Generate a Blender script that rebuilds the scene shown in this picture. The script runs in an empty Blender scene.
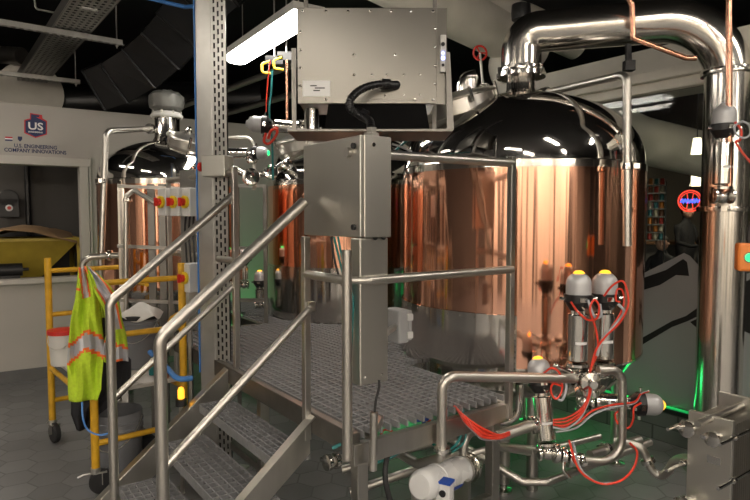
import bpy, math, random
from mathutils import Vector, Matrix
random.seed(7)
C = bpy.context.scene.collection
# ------------------------------------------------------------------ camera model
F, EYE = 590.0, 1.51
PIT = math.atan(33/590.0)
CP, SP = math.cos(PIT), math.sin(PIT)
def ray(px, py):
    x, y = px-375.0, 250.0-py
    return Vector((x, y*SP + F*CP, y*CP - F*SP))
CAM = Vector((0, 0, EYE))
def W(px, py, Y):
    d = ray(px, py); return CAM + d*(Y/d.y)
def G(px, py, z):
    d = ray(px, py); return CAM + d*((z-EYE)/d.z)
def PL(px, py, p, n):
    d = ray(px, py); n = Vector(n); return CAM + d*((Vector(p)-CAM).dot(n)/d.dot(n))
TH = math.atan2(820, 591)
D1 = Vector((math.sin(TH), math.cos(TH), 0)); D2 = Vector((-math.cos(TH), math.sin(TH), 0)); UP = Vector((0, 0, 1))
DECK = 0.68
P0 = G(356, 431, DECK); P0.z = 0
def UV(u, v, z=0): return P0 + D1*u + D2*v + UP*z
BAS = Matrix((D1, D2, UP)).transposed()          # platform axes
# ------------------------------------------------------------------ mesh builder
ORG = {}
def basis(ax):
    ax = Vector(ax).normalized()
    t = Vector((0, 0, 1)) if abs(ax.z) < .9 else Vector((1, 0, 0))
    a = t.cross(ax).normalized(); b = ax.cross(a).normalized()
    return Matrix((a, b, ax)).transposed()
class MB:
    def __init__(s): s.v = []; s.f = []; s.mi = []; s.m = 0
    def add(s, vs, fs):
        n = len(s.v); s.v += [Vector(p) for p in vs]
        for f in fs: s.f.append([i+n for i in f]); s.mi.append(s.m)
        return s
    def box(s, c, size, R=None):
        c = Vector(c); h = [x/2 for x in size]; R = R or Matrix.Identity(3)
        vs = [c + R @ Vector((x*h[0], y*h[1], z*h[2])) for z in (-1, 1) for y in (-1, 1) for x in (-1, 1)]
        return s.add(vs, [(0,2,3,1),(4,5,7,6),(0,1,5,4),(2,6,7,3),(0,4,6,2),(1,3,7,5)])
    def bar(s, a, b, w, h, up=UP):
        a, b = Vector(a), Vector(b); x = (b-a); L = x.length; x.normalize()
        y = Vector(up).cross(x)
        if y.length < 1e-4: y = Vector((1,0,0)).cross(x)
        y.normalize(); z = x.cross(y)
        return s.box((a+b)/2, (L, w, h), Matrix((x, y, z)).transposed())
    def lathe(s, prof, o=(0,0,0), ax=UP, n=32, a0=0, a1=2*math.pi, ref=None):
        o = Vector(o); R = basis(ax) if ref is None else ref; vs = []; fs = []
        full = abs(a1-a0-2*math.pi) < 1e-6; m = n if full else n+1
        for r, z in prof:
            for i in range(m):
                a = a0 + (a1-a0)*i/n
                vs.append(o + R @ Vector((r*math.cos(a), r*math.sin(a), z)))
        for j in range(len(prof)-1):
            for i in range(n):
                k = (i+1) % m
                fs.append((j*m+i, j*m+k, (j+1)*m+k, (j+1)*m+i))
        if full:
            if prof[0][0] > 1e-6: fs.append(tuple(reversed(range(m))))
            if prof[-1][0] > 1e-6: fs.append(tuple(range((len(prof)-1)*m, len(prof)*m)))
        return s.add(vs, fs)
    def cyl(s, a, b, r, n=20, r2=None):
        a, b = Vector(a), Vector(b); L = (b-a).length
        return s.lathe([(r, 0), (r if r2 is None else r2, L)], a, b-a, n)
    def sph(s, c, r, n=16, sc=(1,1,1), ax=UP):
        pr = [(r*math.cos(t)*1.0, r*math.sin(t)*sc[2]) for t in [(-.5+k/10)*math.pi for k in range(11)]]
        pr[0] = (1e-7, pr[0][1]); pr[-1] = (1e-7, pr[-1][1])
        return s.lathe(pr, c, ax, n)
    def dome(s, c, r, h, ax, n=14):
        pr = [(r*math.cos(t), h*math.sin(t)) for t in [k/6*math.pi/2 for k in range(7)]]
        pr[-1] = (1e-7, h); return s.lathe(pr, c, ax, n)
    def tube(s, pts, r, bend=.05, n=12, closed=False, cap=True, seg=6):
        P = fillet([Vector(p) for p in pts], bend, seg) if bend else [Vector(p) for p in pts]
        m = len(P); vs = []; fs = []; prev = None
        for i, p in enumerate(P):
            if closed: t = P[(i+1) % m]-P[i-1]
            else: t = P[min(i+1, m-1)]-P[max(i-1, 0)]
            t.normalize()
            if prev is None:
                R = basis(t); a = R.col[0].copy()
            else:
                a = prev - t*prev.dot(t)
                if a.length < 1e-5: a = basis(t).col[0].copy()
                a.normalize()
            b = t.cross(a); prev = a
            rr = r(i/(m-1)) if callable(r) else r
            for k in range(n):
                q = 2*math.pi*k/n; vs.append(p + a*(rr*math.cos(q)) + b*(rr*math.sin(q)))
        for i in range(m if closed else m-1):
            j = (i+1) % m
            for k in range(n):
                l = (k+1) % n; fs.append((i*n+k, i*n+l, j*n+l, j*n+k))
        if not closed and cap:
            fs.append(tuple(reversed(range(n)))); fs.append(tuple(range((m-1)*n, m*n)))
        return s.add(vs, fs)
    def prism(s, poly, off):
        off = Vector(off); m = len(poly); P = [Vector(p) for p in poly]
        vs = P + [p+off for p in P]
        fs = [tuple(range(m)), tuple(reversed(range(m, 2*m)))] + [(i, i+m, (i+1) % m+m, (i+1) % m) for i in range(m)]
        return s.add(vs, fs)
    def torus(s, c, R_, r, ax, n=28, k=8):
        B = basis(ax); c = Vector(c)
        return s.tube([c + B @ Vector((R_*math.cos(2*math.pi*i/n), R_*math.sin(2*math.pi*i/n), 0)) for i in range(n)], r, 0, k, True)
    def build(s, name, m, parent=None, smooth=True, bev=0, kind=None, label=None, solid=0, sub=0):
        me = bpy.data.meshes.new(name)
        if parent is None:
            xs = [p.x for p in s.v]; ys = [p.y for p in s.v]; zs = [p.z for p in s.v]
            o0 = Vector(((min(xs)+max(xs))/2, (min(ys)+max(ys))/2, min(zs)))
        else: o0 = ORG[parent.name]
        me.from_pydata([p-o0 for p in s.v], [], s.f)
        ms = m if isinstance(m, (list, tuple)) else [m]
        for x in ms: me.materials.append(x)
        me.polygons.foreach_set('material_index', s.mi)
        me.polygons.foreach_set('use_smooth', [smooth]*len(s.f))
        me.update(); me.validate()
        import bmesh
        bm = bmesh.new(); bm.from_mesh(me); bmesh.ops.recalc_face_normals(bm, faces=bm.faces)
        if smooth:
            for e in bm.edges:
                if len(e.link_faces) == 2 and e.calc_face_angle(0) > .62: e.smooth = False
        bm.to_mesh(me); bm.free()
        o = bpy.data.objects.new(name, me); C.objects.link(o)
        if parent is None: o.location = o0
        else: o.parent = parent
        ORG[o.name] = o0
        if solid:
            md = o.modifiers.new('s', 'SOLIDIFY'); md.thickness = solid; md.offset = 0
        if sub:
            md = o.modifiers.new('u', 'SUBSURF'); md.levels = sub; md.render_levels = sub
        if bev:
            md = o.modifiers.new('b', 'BEVEL'); md.width = bev; md.segments = 2; md.limit_method = 'ANGLE'; md.harden_normals = False
        if kind: o['kind'] = kind
        if label: o['label'] = label
        return o
def fillet(P, rad, seg=6):
    out = [P[0]]
    for i in range(1, len(P)-1):
        a, b, c = P[i-1], P[i], P[i+1]; u = (a-b); v = (c-b); la, lc = u.length, v.length
        if la < 1e-6 or lc < 1e-6: continue
        u.normalize(); v.normalize(); ang = math.acos(max(-1, min(1, u.dot(v))))
        if ang > 3.08: out.append(b); continue
        d = min(rad/math.tan(ang/2), la*.49, lc*.49); rr = d*math.tan(ang/2)
        cen = b + (u+v).normalized()*(rr/math.sin(ang/2))
        s0 = b+u*d-cen; s1 = b+v*d-cen; tot = math.pi-ang
        axis = s0.cross(s1).normalized()
        for k in range(seg+1):
            out.append(cen + (Matrix.Rotation(tot*k/seg, 3, axis) @ s0))
    out.append(P[-1]); return out
def curve(pts, n=6):
    "Catmull-Rom through points"
    P = [Vector(p) for p in pts]; P = [P[0]*2-P[1]] + P + [P[-1]*2-P[-2]]; out = []
    for i in range(1, len(P)-2):
        for k in range(n):
            t = k/n; a, b, c, d = P[i-1:i+3]
            out.append(.5*((2*b)+(c-a)*t+(2*a-5*b+4*c-d)*t*t+(3*b-a-3*c+d)*t**3))
    out.append(P[-2]); return out
def tag(o, label, cat, group=None, kind=None):
    o['label'] = label; o['category'] = cat
    if group: o['group'] = group
    if kind: o['kind'] = kind
    return o
def thing(name, label, cat, loc, group=None):
    o = bpy.data.objects.new(name, None); C.objects.link(o); o.location = Vector(loc); o.empty_display_size = .05
    ORG[o.name] = Vector(loc); return tag(o, label, cat, group)
def struct(mb, name, m, **k):
    o = mb.build(name, m, kind='structure', **k); return o
def text(body, size, m, parent, o, xdir, updir, name='lettering', ext=.0008, align='CENTER', sx=1):
    cu = bpy.data.curves.new(name, 'FONT'); cu.body = body; cu.size = size; cu.extrude = ext; cu.align_x = align; cu.align_y = 'CENTER'; cu.resolution_u = 3; cu.offset = size*.022
    tmp = bpy.data.objects.new(name, cu); C.objects.link(tmp)
    me = bpy.data.meshes.new_from_object(tmp.evaluated_get(bpy.context.evaluated_depsgraph_get()))
    bpy.data.objects.remove(tmp); me.name = name; me.materials.clear(); me.materials.append(m)
    ob = bpy.data.objects.new(name, me); C.objects.link(ob); ORG[ob.name] = ORG[parent.name]
    x = Vector(xdir).normalized(); y = Vector(updir).normalized(); z = x.cross(y)
    T = Matrix((x*sx, y, z)).transposed().to_4x4(); T.translation = Vector(o) - ORG[parent.name]
    me.transform(T); ob.parent = parent; return ob
# ------------------------------------------------------------------ materials
def mat(name, col, metal=0, rough=.5, var=.06, scale=8, stretch=(1,1,1), bump=0, rvar=.05, emit=None, es=1, alpha=None, coat=0, bscale=None, trans=0, ani=0):
    m = bpy.data.materials.new(name); m.use_nodes = True; N = m.node_tree.nodes; L = m.node_tree.links
    b = N['Principled BSDF']; b.inputs['Metallic'].default_value = metal
    b.inputs['Coat Weight'].default_value = coat
    b.inputs['Transmission Weight'].default_value = trans
    tc = N.new('ShaderNodeTexCoord'); mp = N.new('ShaderNodeMapping'); mp.inputs['Scale'].default_value = stretch
    L.new(tc.outputs['Object'], mp.inputs['Vector'])
    nz = N.new('ShaderNodeTexNoise'); nz.inputs['Scale'].default_value = scale; nz.inputs['Detail'].default_value = 4
    L.new(mp.outputs['Vector'], nz.inputs['Vector'])
    r = N.new('ShaderNodeValToRGB'); c = Vector(col)
    r.color_ramp.elements[0].position = .3; r.color_ramp.elements[1].position = .7
    r.color_ramp.elements[0].color = (*(c*(1-var)), 1); r.color_ramp.elements[1].color = (*[min(1, x*(1+var)) for x in c], 1)
    L.new(nz.outputs['Fac'], r.inputs['Fac']); L.new(r.outputs['Color'], b.inputs['Base Color'])
    mr = N.new('ShaderNodeMapRange'); mr.inputs['To Min'].default_value = max(.01, rough-rvar); mr.inputs['To Max'].default_value = rough+rvar
    L.new(nz.outputs['Fac'], mr.inputs['Value']); L.new(mr.outputs['Result'], b.inputs['Roughness'])
    if bump:
        src = nz
        if bscale:
            src = N.new('ShaderNodeTexNoise'); src.inputs['Scale'].default_value = bscale; src.inputs['Detail'].default_value = 2; L.new(mp.outputs['Vector'], src.inputs['Vector'])
        bp = N.new('ShaderNodeBump'); bp.inputs['Strength'].default_value = 1; bp.inputs['Distance'].default_value = bump
        L.new(src.outputs['Fac'], bp.inputs['Height']); L.new(bp.outputs['Normal'], b.inputs['Normal'])
    if emit:
        b.inputs['Emission Color'].default_value = (*emit, 1); b.inputs['Emission Strength'].default_value = es
    return m
M = {}
M['copper'] = mat('polished_copper', (.99, .53, .37), 1, .10, .04, 3, (5, 5, .10), .0045, .05, bscale=2.4)
M['copper_pipe'] = mat('copper_pipe', (.78, .40, .27), 1, .26, .05, 5)
M['chrome'] = mat('mirror_stainless', (.72, .70, .67), 1, .07, .03, 3, (1,1,1), .0015, .03, bscale=2.5)
M['panel'] = mat('satin_stainless_sheet', (.68, .65, .61), 1, .12, .05, 3, (5, 5, .08), .0040, .04, bscale=2.0)
M['steel'] = mat('brushed_stainless', (.56, .54, .50), 1, .32, .08, 14, (1, 1, .15), .0002)
M['steel_pipe'] = mat('satin_stainless_pipe', (.58, .555, .51), 1, .36, .03, 3)
M['steel_shiny'] = mat('polished_fitting_stainless', (.72, .70, .66), 1, .15, .03, 4)
M['sheet'] = mat('matt_stainless_box_sheet', (.20, .19, .17), 1, .30, .08, 1.6, (1, 1, .5), 0, .06)
M['galv'] = mat('galvanised_steel', (.52, .51, .48), .9, .36, .08, 10, (1,1,1), 0, .1)
M['frame'] = mat('grey_frame_steel', (.21, .20, .185), .9, .38, .12, 10)
M['grating'] = mat('grey_grating_bar', (.215, .215, .22), 0, .55, .12, 18)
M['dark'] = mat('dark_void', (.006, .006, .007), 0, .8, .2, 3)
M['black'] = mat('black_plastic', (.012, .012, .013), 0, .38, .2, 12)
M['rubber'] = mat('black_rubber', (.016, .016, .017), 0, .6, .2, 18)
M['ductblack'] = mat('black_painted_duct', (.013, .013, .014), .2, .36, .2, 5)
M['palegrey'] = mat('pale_duct_insulation', (.68, .65, .58), 0, .7, .08, 4, (1,1,1), .004)
M['white'] = mat('white_plastic', (.62, .61, .58), 0, .4, .04, 10)
M['motor'] = mat('white_enamel', (.66, .66, .66), 0, .28, .04, 10, coat=.4)
M['blue'] = mat('blue_plastic', (.02, .08, .42), 0, .4, .1, 10)
M['bluefilm'] = mat('blue_protective_film', (.06, .22, .60), 0, .35, .1, 12)
M['red'] = mat('red_plastic_tube', (.72, .045, .02), 0, .3, .12, 20, coat=.3)
M['redknob'] = mat('red_knob', (.6, .03, .02), 0, .4, .1, 20)
M['yellowknob'] = mat('yellow_plastic', (.75, .52, .02), 0, .4, .1, 20)
M['teal'] = mat('teal_tube', (.02, .20, .20), 0, .35, .1, 20)
M['greytube'] = mat('grey_tube', (.36, .37, .40), 0, .35, .1, 20)
M['greybox'] = mat('light_grey_enclosure', (.55, .55, .54), 0, .45, .05, 12)
M['valvehead'] = mat('silver_painted_plastic', (.50, .50, .51), .25, .36, .05, 12)
M['amber'] = mat('amber_indicator_lamp', (.9, .45, .02), 0, .3, emit=(1, .42, .03), es=.9)
M['greenled'] = mat('green_indicator_lamp', (.02, .7, .2), 0, .3, emit=(.02, .8, .2), es=.9)
M['blueled'] = mat('blue_indicator_lamp', (.1, .2, .9), 0, .3, emit=(.25, .35, 1), es=5)
M['scaff'] = mat('yellow_painted_steel', (.60, .33, .015), 0, .42, .16, 16)
M['hivis'] = mat('lime_mesh_fabric', (.48, .66, .03), 0, .8, .10, 60, bump=.0008, emit=None)
M['hiorange'] = mat('orange_tape', (.85, .17, .03), 0, .6, .06, 30)
M['hisilver'] = mat('silver_reflective_tape', (.45, .46, .50), .2, .4, .06, 30)
M['cloth'] = mat('black_cloth', (.012, .012, .016), 0, .85, .3, 12, bump=.002)
M['pail'] = mat('grey_pail_plastic', (.17, .175, .19), 0, .45, .08, 10)
M['wall'] = mat('beige_painted_wall', (.43, .405, .375), 0, .75, .03, 3)
M['wallgreen'] = mat('sage_painted_wall', (.30, .335, .30), 0, .7, .04, 3)
M['trim'] = mat('pale_trim_paint', (.50, .475, .44), 0, .55, .03, 5)
M['base'] = mat('grey_base_cove', (.13, .13, .13), 0, .5, .08, 8)
M['ceil'] = mat('black_ceiling_paint', (.010, .010, .011), 0, .85, .2, 2)
M['roomwall'] = mat('warm_room_wall', (.66, .61, .54), 0, .8, .05, 1)
M['roomdark'] = mat('dark_room_wall', (.10, .095, .09), 0, .8, .1, 1)
M['taproom'] = mat('brown_taproom_wall', (.22, .19, .15), 0, .8, .1, 1)
M['stack'] = mat('satin_stack_stainless', (.70, .67, .62), 1, .19, .02, 2, (1,1,1), 0, .02)
M['ductsteel'] = mat('smooth_duct_stainless', (.62, .60, .55), 1, .38, .05, 3, (1, 1, .2), 0, .05)
M['boxgrey'] = mat('mid_grey_enclosure', (.33, .335, .34), 0, .45, .05, 12)
M['mill'] = mat('mill_yellow_paint', (.40, .30, .04), 0, .5, .15, 6)
M['paper'] = mat('brown_kraft_paper', (.24, .15, .075), 0, .8, .14, 4, bump=.01)
M['navy'] = mat('navy_print', (.015, .025, .10), 0, .5)
M['printred'] = mat('red_print', (.55, .03, .04), 0, .5)
M['printwhite'] = mat('white_print', (.8, .8, .8), 0, .5)
M['lamp'] = mat('fluorescent_diffuser', (.9, .9, .9), 0, .5, emit=(1, .95, .86), es=14)
M['lampwarm'] = mat('fluorescent_diffuser_room', (.9, .9, .9), 0, .5, emit=(1, .91, .79), es=19)
M['rear_fill'] = mat('rear_fill_glow', (.9, .9, .9), 0, .5, emit=(1, .89, .75), es=74)  # glow of the added, unseen bars at the rear wall
M['shade'] = mat('pendant_shade_glow', (.9, .85, .7), 0, .5, emit=(1, .86, .62), es=1.3)
M['neonred'] = mat('red_neon', (.9, .1, .05), 0, .5, emit=(1, .06, .03), es=.8)
M['neonblue'] = mat('blue_neon', (.1, .1, .9), 0, .5, emit=(.10, .14, 1), es=1.0)
M['greenlamp'] = mat('green_led_strip', (.03, .5, .12), 0, .5, emit=(.005, .24, .06), es=.5)
M['orange'] = mat('orange_enclosure', (.85, .24, .04), 0, .4, .04, 12)
M['skin'] = mat('skin', (.45, .27, .20), 0, .6)
M['hair'] = mat('dark_hair', (.02, .014, .01), 0, .6)
M['shirt'] = mat('black_shirt', (.02, .02, .024), 0, .8)
M['jeans'] = mat('dark_trousers', (.03, .035, .05), 0, .8)
M['wood'] = mat('brown_wood', (.16, .08, .035), 0, .45, .25, 6, (1, 1, 8))
M['rag'] = mat('white_cotton_rag', (.62, .60, .57), 0, .9, .06, 14, bump=.003)
M['hose'] = mat('black_corrugated_conduit', (.010, .010, .011), 0, .35, .2, 12)
M['label'] = mat('white_label', (.85, .85, .85), 0, .4, .02)
M['plastic_wrap'] = mat('cloudy_plastic_wrap', (.13, .13, .12), 0, .3, .3, 9, bump=.01)
def glass_mat():
    m = bpy.data.materials.new('clear_window_glass'); m.use_nodes = True; N = m.node_tree.nodes; L = m.node_tree.links
    N.clear(); o = N.new('ShaderNodeOutputMaterial'); mx = N.new('ShaderNodeMixShader'); fr = N.new('ShaderNodeFresnel'); fr.inputs['IOR'].default_value = 1.22
    t = N.new('ShaderNodeBsdfTransparent'); g = N.new('ShaderNodeBsdfGlossy'); g.inputs['Roughness'].default_value = .02
    t.inputs['Color'].default_value = (.90, .93, .91, 1)
    L.new(fr.outputs[0], mx.inputs[0]); L.new(t.outputs[0], mx.inputs[1]); L.new(g.outputs[0], mx.inputs[2]); L.new(mx.outputs[0], o.inputs[0]); return m
M['glass'] = glass_mat()
def film_mat():
    m = bpy.data.materials.new('frosted_grey_film'); m.use_nodes = True; N = m.node_tree.nodes; L = m.node_tree.links
    b = N['Principled BSDF']; b.inputs['Base Color'].default_value = (.16, .18, .185, 1); b.inputs['Roughness'].default_value = .30
    b.inputs['Alpha'].default_value = .93
    nz = N.new('ShaderNodeTexNoise'); nz.inputs['Scale'].default_value = 2
    r = N.new('ShaderNodeValToRGB'); r.color_ramp.elements[0].color = (.26, .28, .285, 1); r.color_ramp.elements[1].color = (.32, .34, .345, 1)
    L.new(nz.outputs['Fac'], r.inputs['Fac']); L.new(r.outputs['Color'], b.inputs['Base Color'])
    return m
M['film'] = film_mat()
def hex_floor():
    m = bpy.data.materials.new('grey_hexagonal_floor_tile'); m.use_nodes = True; N = m.node_tree.nodes; L = m.node_tree.links
    b = N['Principled BSDF']; tc = N.new('ShaderNodeTexCoord')
    def vm(op, a=None, c=None):
        n = N.new('ShaderNodeVectorMath'); n.operation = op
        for i, x in enumerate((a, c)):
            if x is None: continue
            if isinstance(x, tuple): n.inputs[i].default_value = x
            else: L.new(x, n.inputs[i])
        return n
    def sm(op, a=None, c=None):
        n = N.new('ShaderNodeMath'); n.operation = op
        for i, x in enumerate((a, c)):
            if x is None: continue
            if isinstance(x, (int, float)): n.inputs[i].default_value = x
            else: L.new(x, n.inputs[i])
        return n.outputs[0]
    sc = vm('MULTIPLY', tc.outputs['Object'], (5.2, 5.2, 0)).outputs[0]
    S = (1, 1.7320508, 1); H = (.5, .8660254, 0)
    sh = vm('ADD', sc, (500, 500*1.7320508, .3)).outputs[0]
    a = vm('SUBTRACT', vm('MODULO', sh, S).outputs[0], H).outputs[0]
    c = vm('SUBTRACT', vm('MODULO', vm('SUBTRACT', sh, H).outputs[0], S).outputs[0], H).outputs[0]
    a = vm('MULTIPLY', a, (1, 1, 0)).outputs[0]; c = vm('MULTIPLY', c, (1, 1, 0)).outputs[0]
    la = vm('LENGTH', a).outputs['Value']; lc = vm('LENGTH', c).outputs['Value']
    k = sm('LESS_THAN', la, lc); mx = N.new('ShaderNodeMix'); mx.data_type = 'VECTOR'
    L.new(k, mx.inputs[0]); L.new(c, mx.inputs[4]); L.new(a, mx.inputs[5]); g = mx.outputs[1]
    ab = vm('ABSOLUTE', g).outputs[0]; dd = vm('DOT_PRODUCT', ab, (.5, .8660254, 0)).outputs['Value']
    sep = N.new('ShaderNodeSeparateXYZ'); L.new(ab, sep.inputs[0]); d = sm('MAXIMUM', dd, sep.outputs[0])
    line = sm('GREATER_THAN', d, .477)
    idv = vm('SUBTRACT', sc, g).outputs[0]; wn = N.new('ShaderNodeTexWhiteNoise'); 
    sn = vm('SNAP', vm('ADD', idv, (.02, .02, 0)).outputs[0], (.25, .25, .25)).outputs[0]; L.new(sn, wn.inputs['Vector'])
    r = N.new('ShaderNodeValToRGB'); r.color_ramp.elements[0].color = (.22, .22, .225, 1); r.color_ramp.elements[1].color = (.29, .29, .295, 1)
    L.new(wn.outputs['Value'], r.inputs['Fac'])
    nz = N.new('ShaderNodeTexNoise'); nz.inputs['Scale'].default_value = 2.5; nz.inputs['Detail'].default_value = 6; L.new(tc.outputs['Object'], nz.inputs['Vector'])
    m1 = N.new('ShaderNodeMix'); m1.data_type = 'RGBA'; m1.blend_type = 'MULTIPLY'; m1.inputs[0].default_value = .55
    L.new(r.outputs['Color'], m1.inputs[6]); L.new(nz.outputs['Fac'], m1.inputs[7])
    m2 = N.new('ShaderNodeMix'); m2.data_type = 'RGBA'; L.new(line, m2.inputs[0]); L.new(m1.outputs[2], m2.inputs[6]); m2.inputs[7].default_value = (.13, .13, .132, 1)
    L.new(m2.outputs[2], b.inputs['Base Color'])
    rr = N.new('ShaderNodeMapRange'); rr.inputs['To Min'].default_value = .34; rr.inputs['To Max'].default_value = .58; L.new(nz.outputs['Fac'], rr.inputs['Value']); L.new(rr.outputs[0], b.inputs['Roughness'])
    bp = N.new('ShaderNodeBump'); bp.invert = True; bp.inputs['Distance'].default_value = .002; L.new(line, bp.inputs['Height']); L.new(bp.outputs[0], b.inputs['Normal'])
    return m
M['floor'] = hex_floor()
def block_mat():
    m = bpy.data.materials.new('grey_block_curb'); m.use_nodes = True; N = m.node_tree.nodes; L = m.node_tree.links
    b = N['Principled BSDF']; br = N.new('ShaderNodeTexBrick'); tc = N.new('ShaderNodeTexCoord'); mp = N.new('ShaderNodeMapping')
    mp.inputs['Rotation'].default_value = (math.pi/2, 0, 0)
    L.new(tc.outputs['Object'], mp.inputs[0]); L.new(mp.outputs[0], br.inputs[0])
    br.inputs['Color1'].default_value = (.13, .14, .135, 1); br.inputs['Color2'].default_value = (.11, .12, .115, 1); br.inputs['Mortar'].default_value = (.05, .055, .052, 1)
    br.inputs['Scale'].default_value = 1; br.inputs['Brick Width'].default_value = .2; br.inputs['Row Height'].default_value = .1; br.inputs['Mortar Size'].default_value = .004
    L.new(br.outputs[0], b.inputs['Base Color']); b.inputs['Roughness'].default_value = .5; return m
M['curb'] = block_mat()
# ================================================================== the room shell
CEIL = 3.7
DW = Vector((math.sin(math.radians(57)), math.cos(math.radians(57)), 0)); NW = Vector((DW.y, -DW.x, 0))   # left partition runs along DW, faces the room
WP = G(0, 384, 0)
def WL(px, py, off=0):
    p = PL(px, py, WP+NW*off, NW); return p
def ws(p): return (p-WP).dot(DW)
def wpt(s, z, off=0): return WP + DW*s + UP*z + NW*off
RW = Matrix((DW, NW, UP)).transposed()
WTOP = 2.53
s_open = ws(WL(80, 200)); z_ot = WL(60, 166).z; z_ob = WL(60, 277).z
def wbox(mb, s0, s1, z0, z1, th=.12, off=0):
    mb.box(wpt((s0+s1)/2, (z0+z1)/2, off-th/2), (s1-s0, th, z1-z0), RW)
SE = 4.42
mb = MB(); wbox(mb, -3.2, s_open, 0, z_ob); wbox(mb, -3.2, s_open, z_ot, WTOP); wbox(mb, s_open, SE, 0, WTOP)
struct(mb, 'wall_left', M['wall'], smooth=False)
# the trim round the opening
mb = MB(); wbox(mb, -2.4, s_open+.10, z_ot, z_ot+.075, .03, .03); wbox(mb, -2.4, s_open+.10, z_ob-.045, z_ob, .06, .06); wbox(mb, s_open, s_open+.075, z_ob, z_ot+.0, .03, .03)
wbox(mb, s_open+.082, s_open+.10, z_ob-.02, z_ot+.09, .022, .022)
struct(mb, 'trim_1', M['trim'], smooth=False, bev=.004)
mb = MB(); wbox(mb, -3.2, SE, 0, .11, .015, .016)
struct(mb, 'baseboard_left', M['base'], smooth=False)
# milling room behind the opening
mb = MB(); 
mb.box(wpt(-1, 1.25, -1.3), (4.6, .06, 2.5), RW); mb.box(wpt(1.25, 1.25, -.7), (.06, 1.16, 2.5), RW)
struct(mb, 'wall_mill_room', M['roomdark'], smooth=False)
mb = MB(); mb.box(wpt(-1, 2.49, -.72), (4.6, 1.2, .05), RW); struct(mb, 'ceiling_mill_room', M['roomdark'], smooth=False)
# floor, ceiling
mb = MB(); mb.box((1, 4, -.05), (22, 24, .1)); struct(mb, 'floor', M['floor'], smooth=False)
mb = MB(); mb.box((1, 4, CEIL+.05), (22, 24, .1)); struct(mb, 'ceiling', M['ceil'], smooth=False)
# room behind the camera (seen mirrored in the tanks)
mb = MB(); mb.box((1, -4.6, 1.3), (22, .1, 2.6)); struct(mb, 'wall_behind', M['roomwall'], smooth=False)
mb = MB(); mb.box((1, -4.6, 3.16), (22, .1, 1.08)); struct(mb, 'wall_behind_upper', M['ceil'], smooth=False)
mb = MB(); mb.box((-7.5, 2, 1.85), (.1, 20, 3.7)); struct(mb, 'wall_far_left', M['roomdark'], smooth=False)
mb = MB(); mb.box((1, 15.5, 1.85), (22, .1, 3.7)); struct(mb, 'wall_back', M['roomdark'], smooth=False)
mb = MB(); mb.box((11, 4, 1.85), (.1, 24, 3.7)); struct(mb, 'wall_far_right', M['roomdark'], smooth=False)
# ---- glass partition along D2 on the right
UW = 2.72
def RP(px, py, off=0): return PL(px, py, UV(UW-off, 0), D1)
V0, V1 = -1.6, 3.05
BZ = .20; HZ = 2.36
mb = MB(); mb.box(UV(UW-.02, (V0+V1)/2, BZ/2), (.22, V1-V0, BZ), BAS)
struct(mb, 'baseboard_right', M['curb'], smooth=False)
mb = MB(); mb.box(UV(UW+.10, (V0+V1)/2, (HZ+2.66)/2), (.32, V1-V0, 2.66-HZ), BAS)
mb.box(UV(UW-.08, (V0+V1)/2, HZ+.10), (.06, V1-V0, .07), BAS)
struct(mb, 'trim_2', M['palegrey'], smooth=False, bev=.01)
vm_ = [V0, -.55, .95, V1]
for i in range(3):
    mb = MB(); mb.box(UV(UW, (vm_[i]+vm_[i+1])/2, (BZ+HZ)/2), (.010, vm_[i+1]-vm_[i]-.004, HZ-BZ-.006), BAS)
    struct(mb, 'window_%d' % (i+1), M['glass'], smooth=False)
mb = MB()
for v in (V0, V1): mb.box(UV(UW, v, (BZ+HZ)/2), (.05, .05, HZ-BZ), BAS)
for v in (-.55, .95): mb.box(UV(UW, v, (BZ+HZ)/2), (.016, .008, HZ-BZ), BAS)
mb.box(UV(UW, (V0+V1)/2, BZ+.012), (.05, V1-V0, .024), BAS)
struct(mb, 'trim_3', M['frame'], smooth=False)
# frosted mountain film on the glass
film = thing('frosted_window_film', 'grey frosted film cut as a mountain range on the dark glass partition', 'window film', UV(UW-.007, .3, BZ))
def fpoly(pts, off=.007): return [RP(x, y, off) for x, y in pts]
mb = MB(); mb.prism(fpoly([(560,262),(600,284),(640,275),(660,265),(684,253),(690,256),(699,266),(742,276),(800,250),(830,225),(830,520),(682,520),(560,440)]), D1*.0012)
mb.build('mountain_shape', M['film'], film, smooth=False)
mb = MB()
for poly in ([(640,279),(666,270),(683,259),(687,262),(689,276),(676,275),(660,285),(640,291)], [(640,339),(672,321),(686,316),(700,306),(712,300),(700,315),(688,321),(672,327),(640,346)], [(690,322),(703,316),(703,333)], [(738,286),(752,278),(800,262),(800,345),(770,352),(752,335),(742,330)]):
    mb.prism(fpoly(poly, .0085), D1*.0012)
mb.build('dark_ridge_shape', M['dark'], film, smooth=False)
# ---- taproom behind the glass
def bar_at(px, py, Y): return W(px, py, Y)
mb = MB(); b0 = W(640, 217, 12.6); mb.box((6.0, 13.2, 1.35), (8, .1, 2.7)); struct(mb, 'wall_taproom', M['taproom'], smooth=False)
mb = MB(); mb.box((5.9, 9.6, 2.84), (7, 7.5, .1)); struct(mb, 'ceiling_taproom', M['ceil'], smooth=False)
for px, py, Y, lab in ((697, 146, 5.7, 'white pendant lamp shade over the taproom seen through the glass, upper of the two'), (696, 178, 9.0, 'small white pendant lamp shade low behind the glass, above the round neon sign')):
    p = W(px, py, Y); t = thing('pendant_lamp', lab, 'lamp', p)
    s = Y/9; MB().lathe([(.055*s, .12*s), (.085*s, -.12*s), (.082*s, -.12*s), (.052*s, .12*s)], p, UP, 20).build('lamp_shade', M['shade'], t)
    MB().cyl(p+UP*.12*s, Vector((p.x, p.y, 2.79)), .005, 6).build('cord', M['black'], t)
    MB().lathe([(.03, 0), (.03, .02)], (p.x, p.y, 2.77), UP, 10).build('ceiling_rose', M['black'], t)
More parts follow.
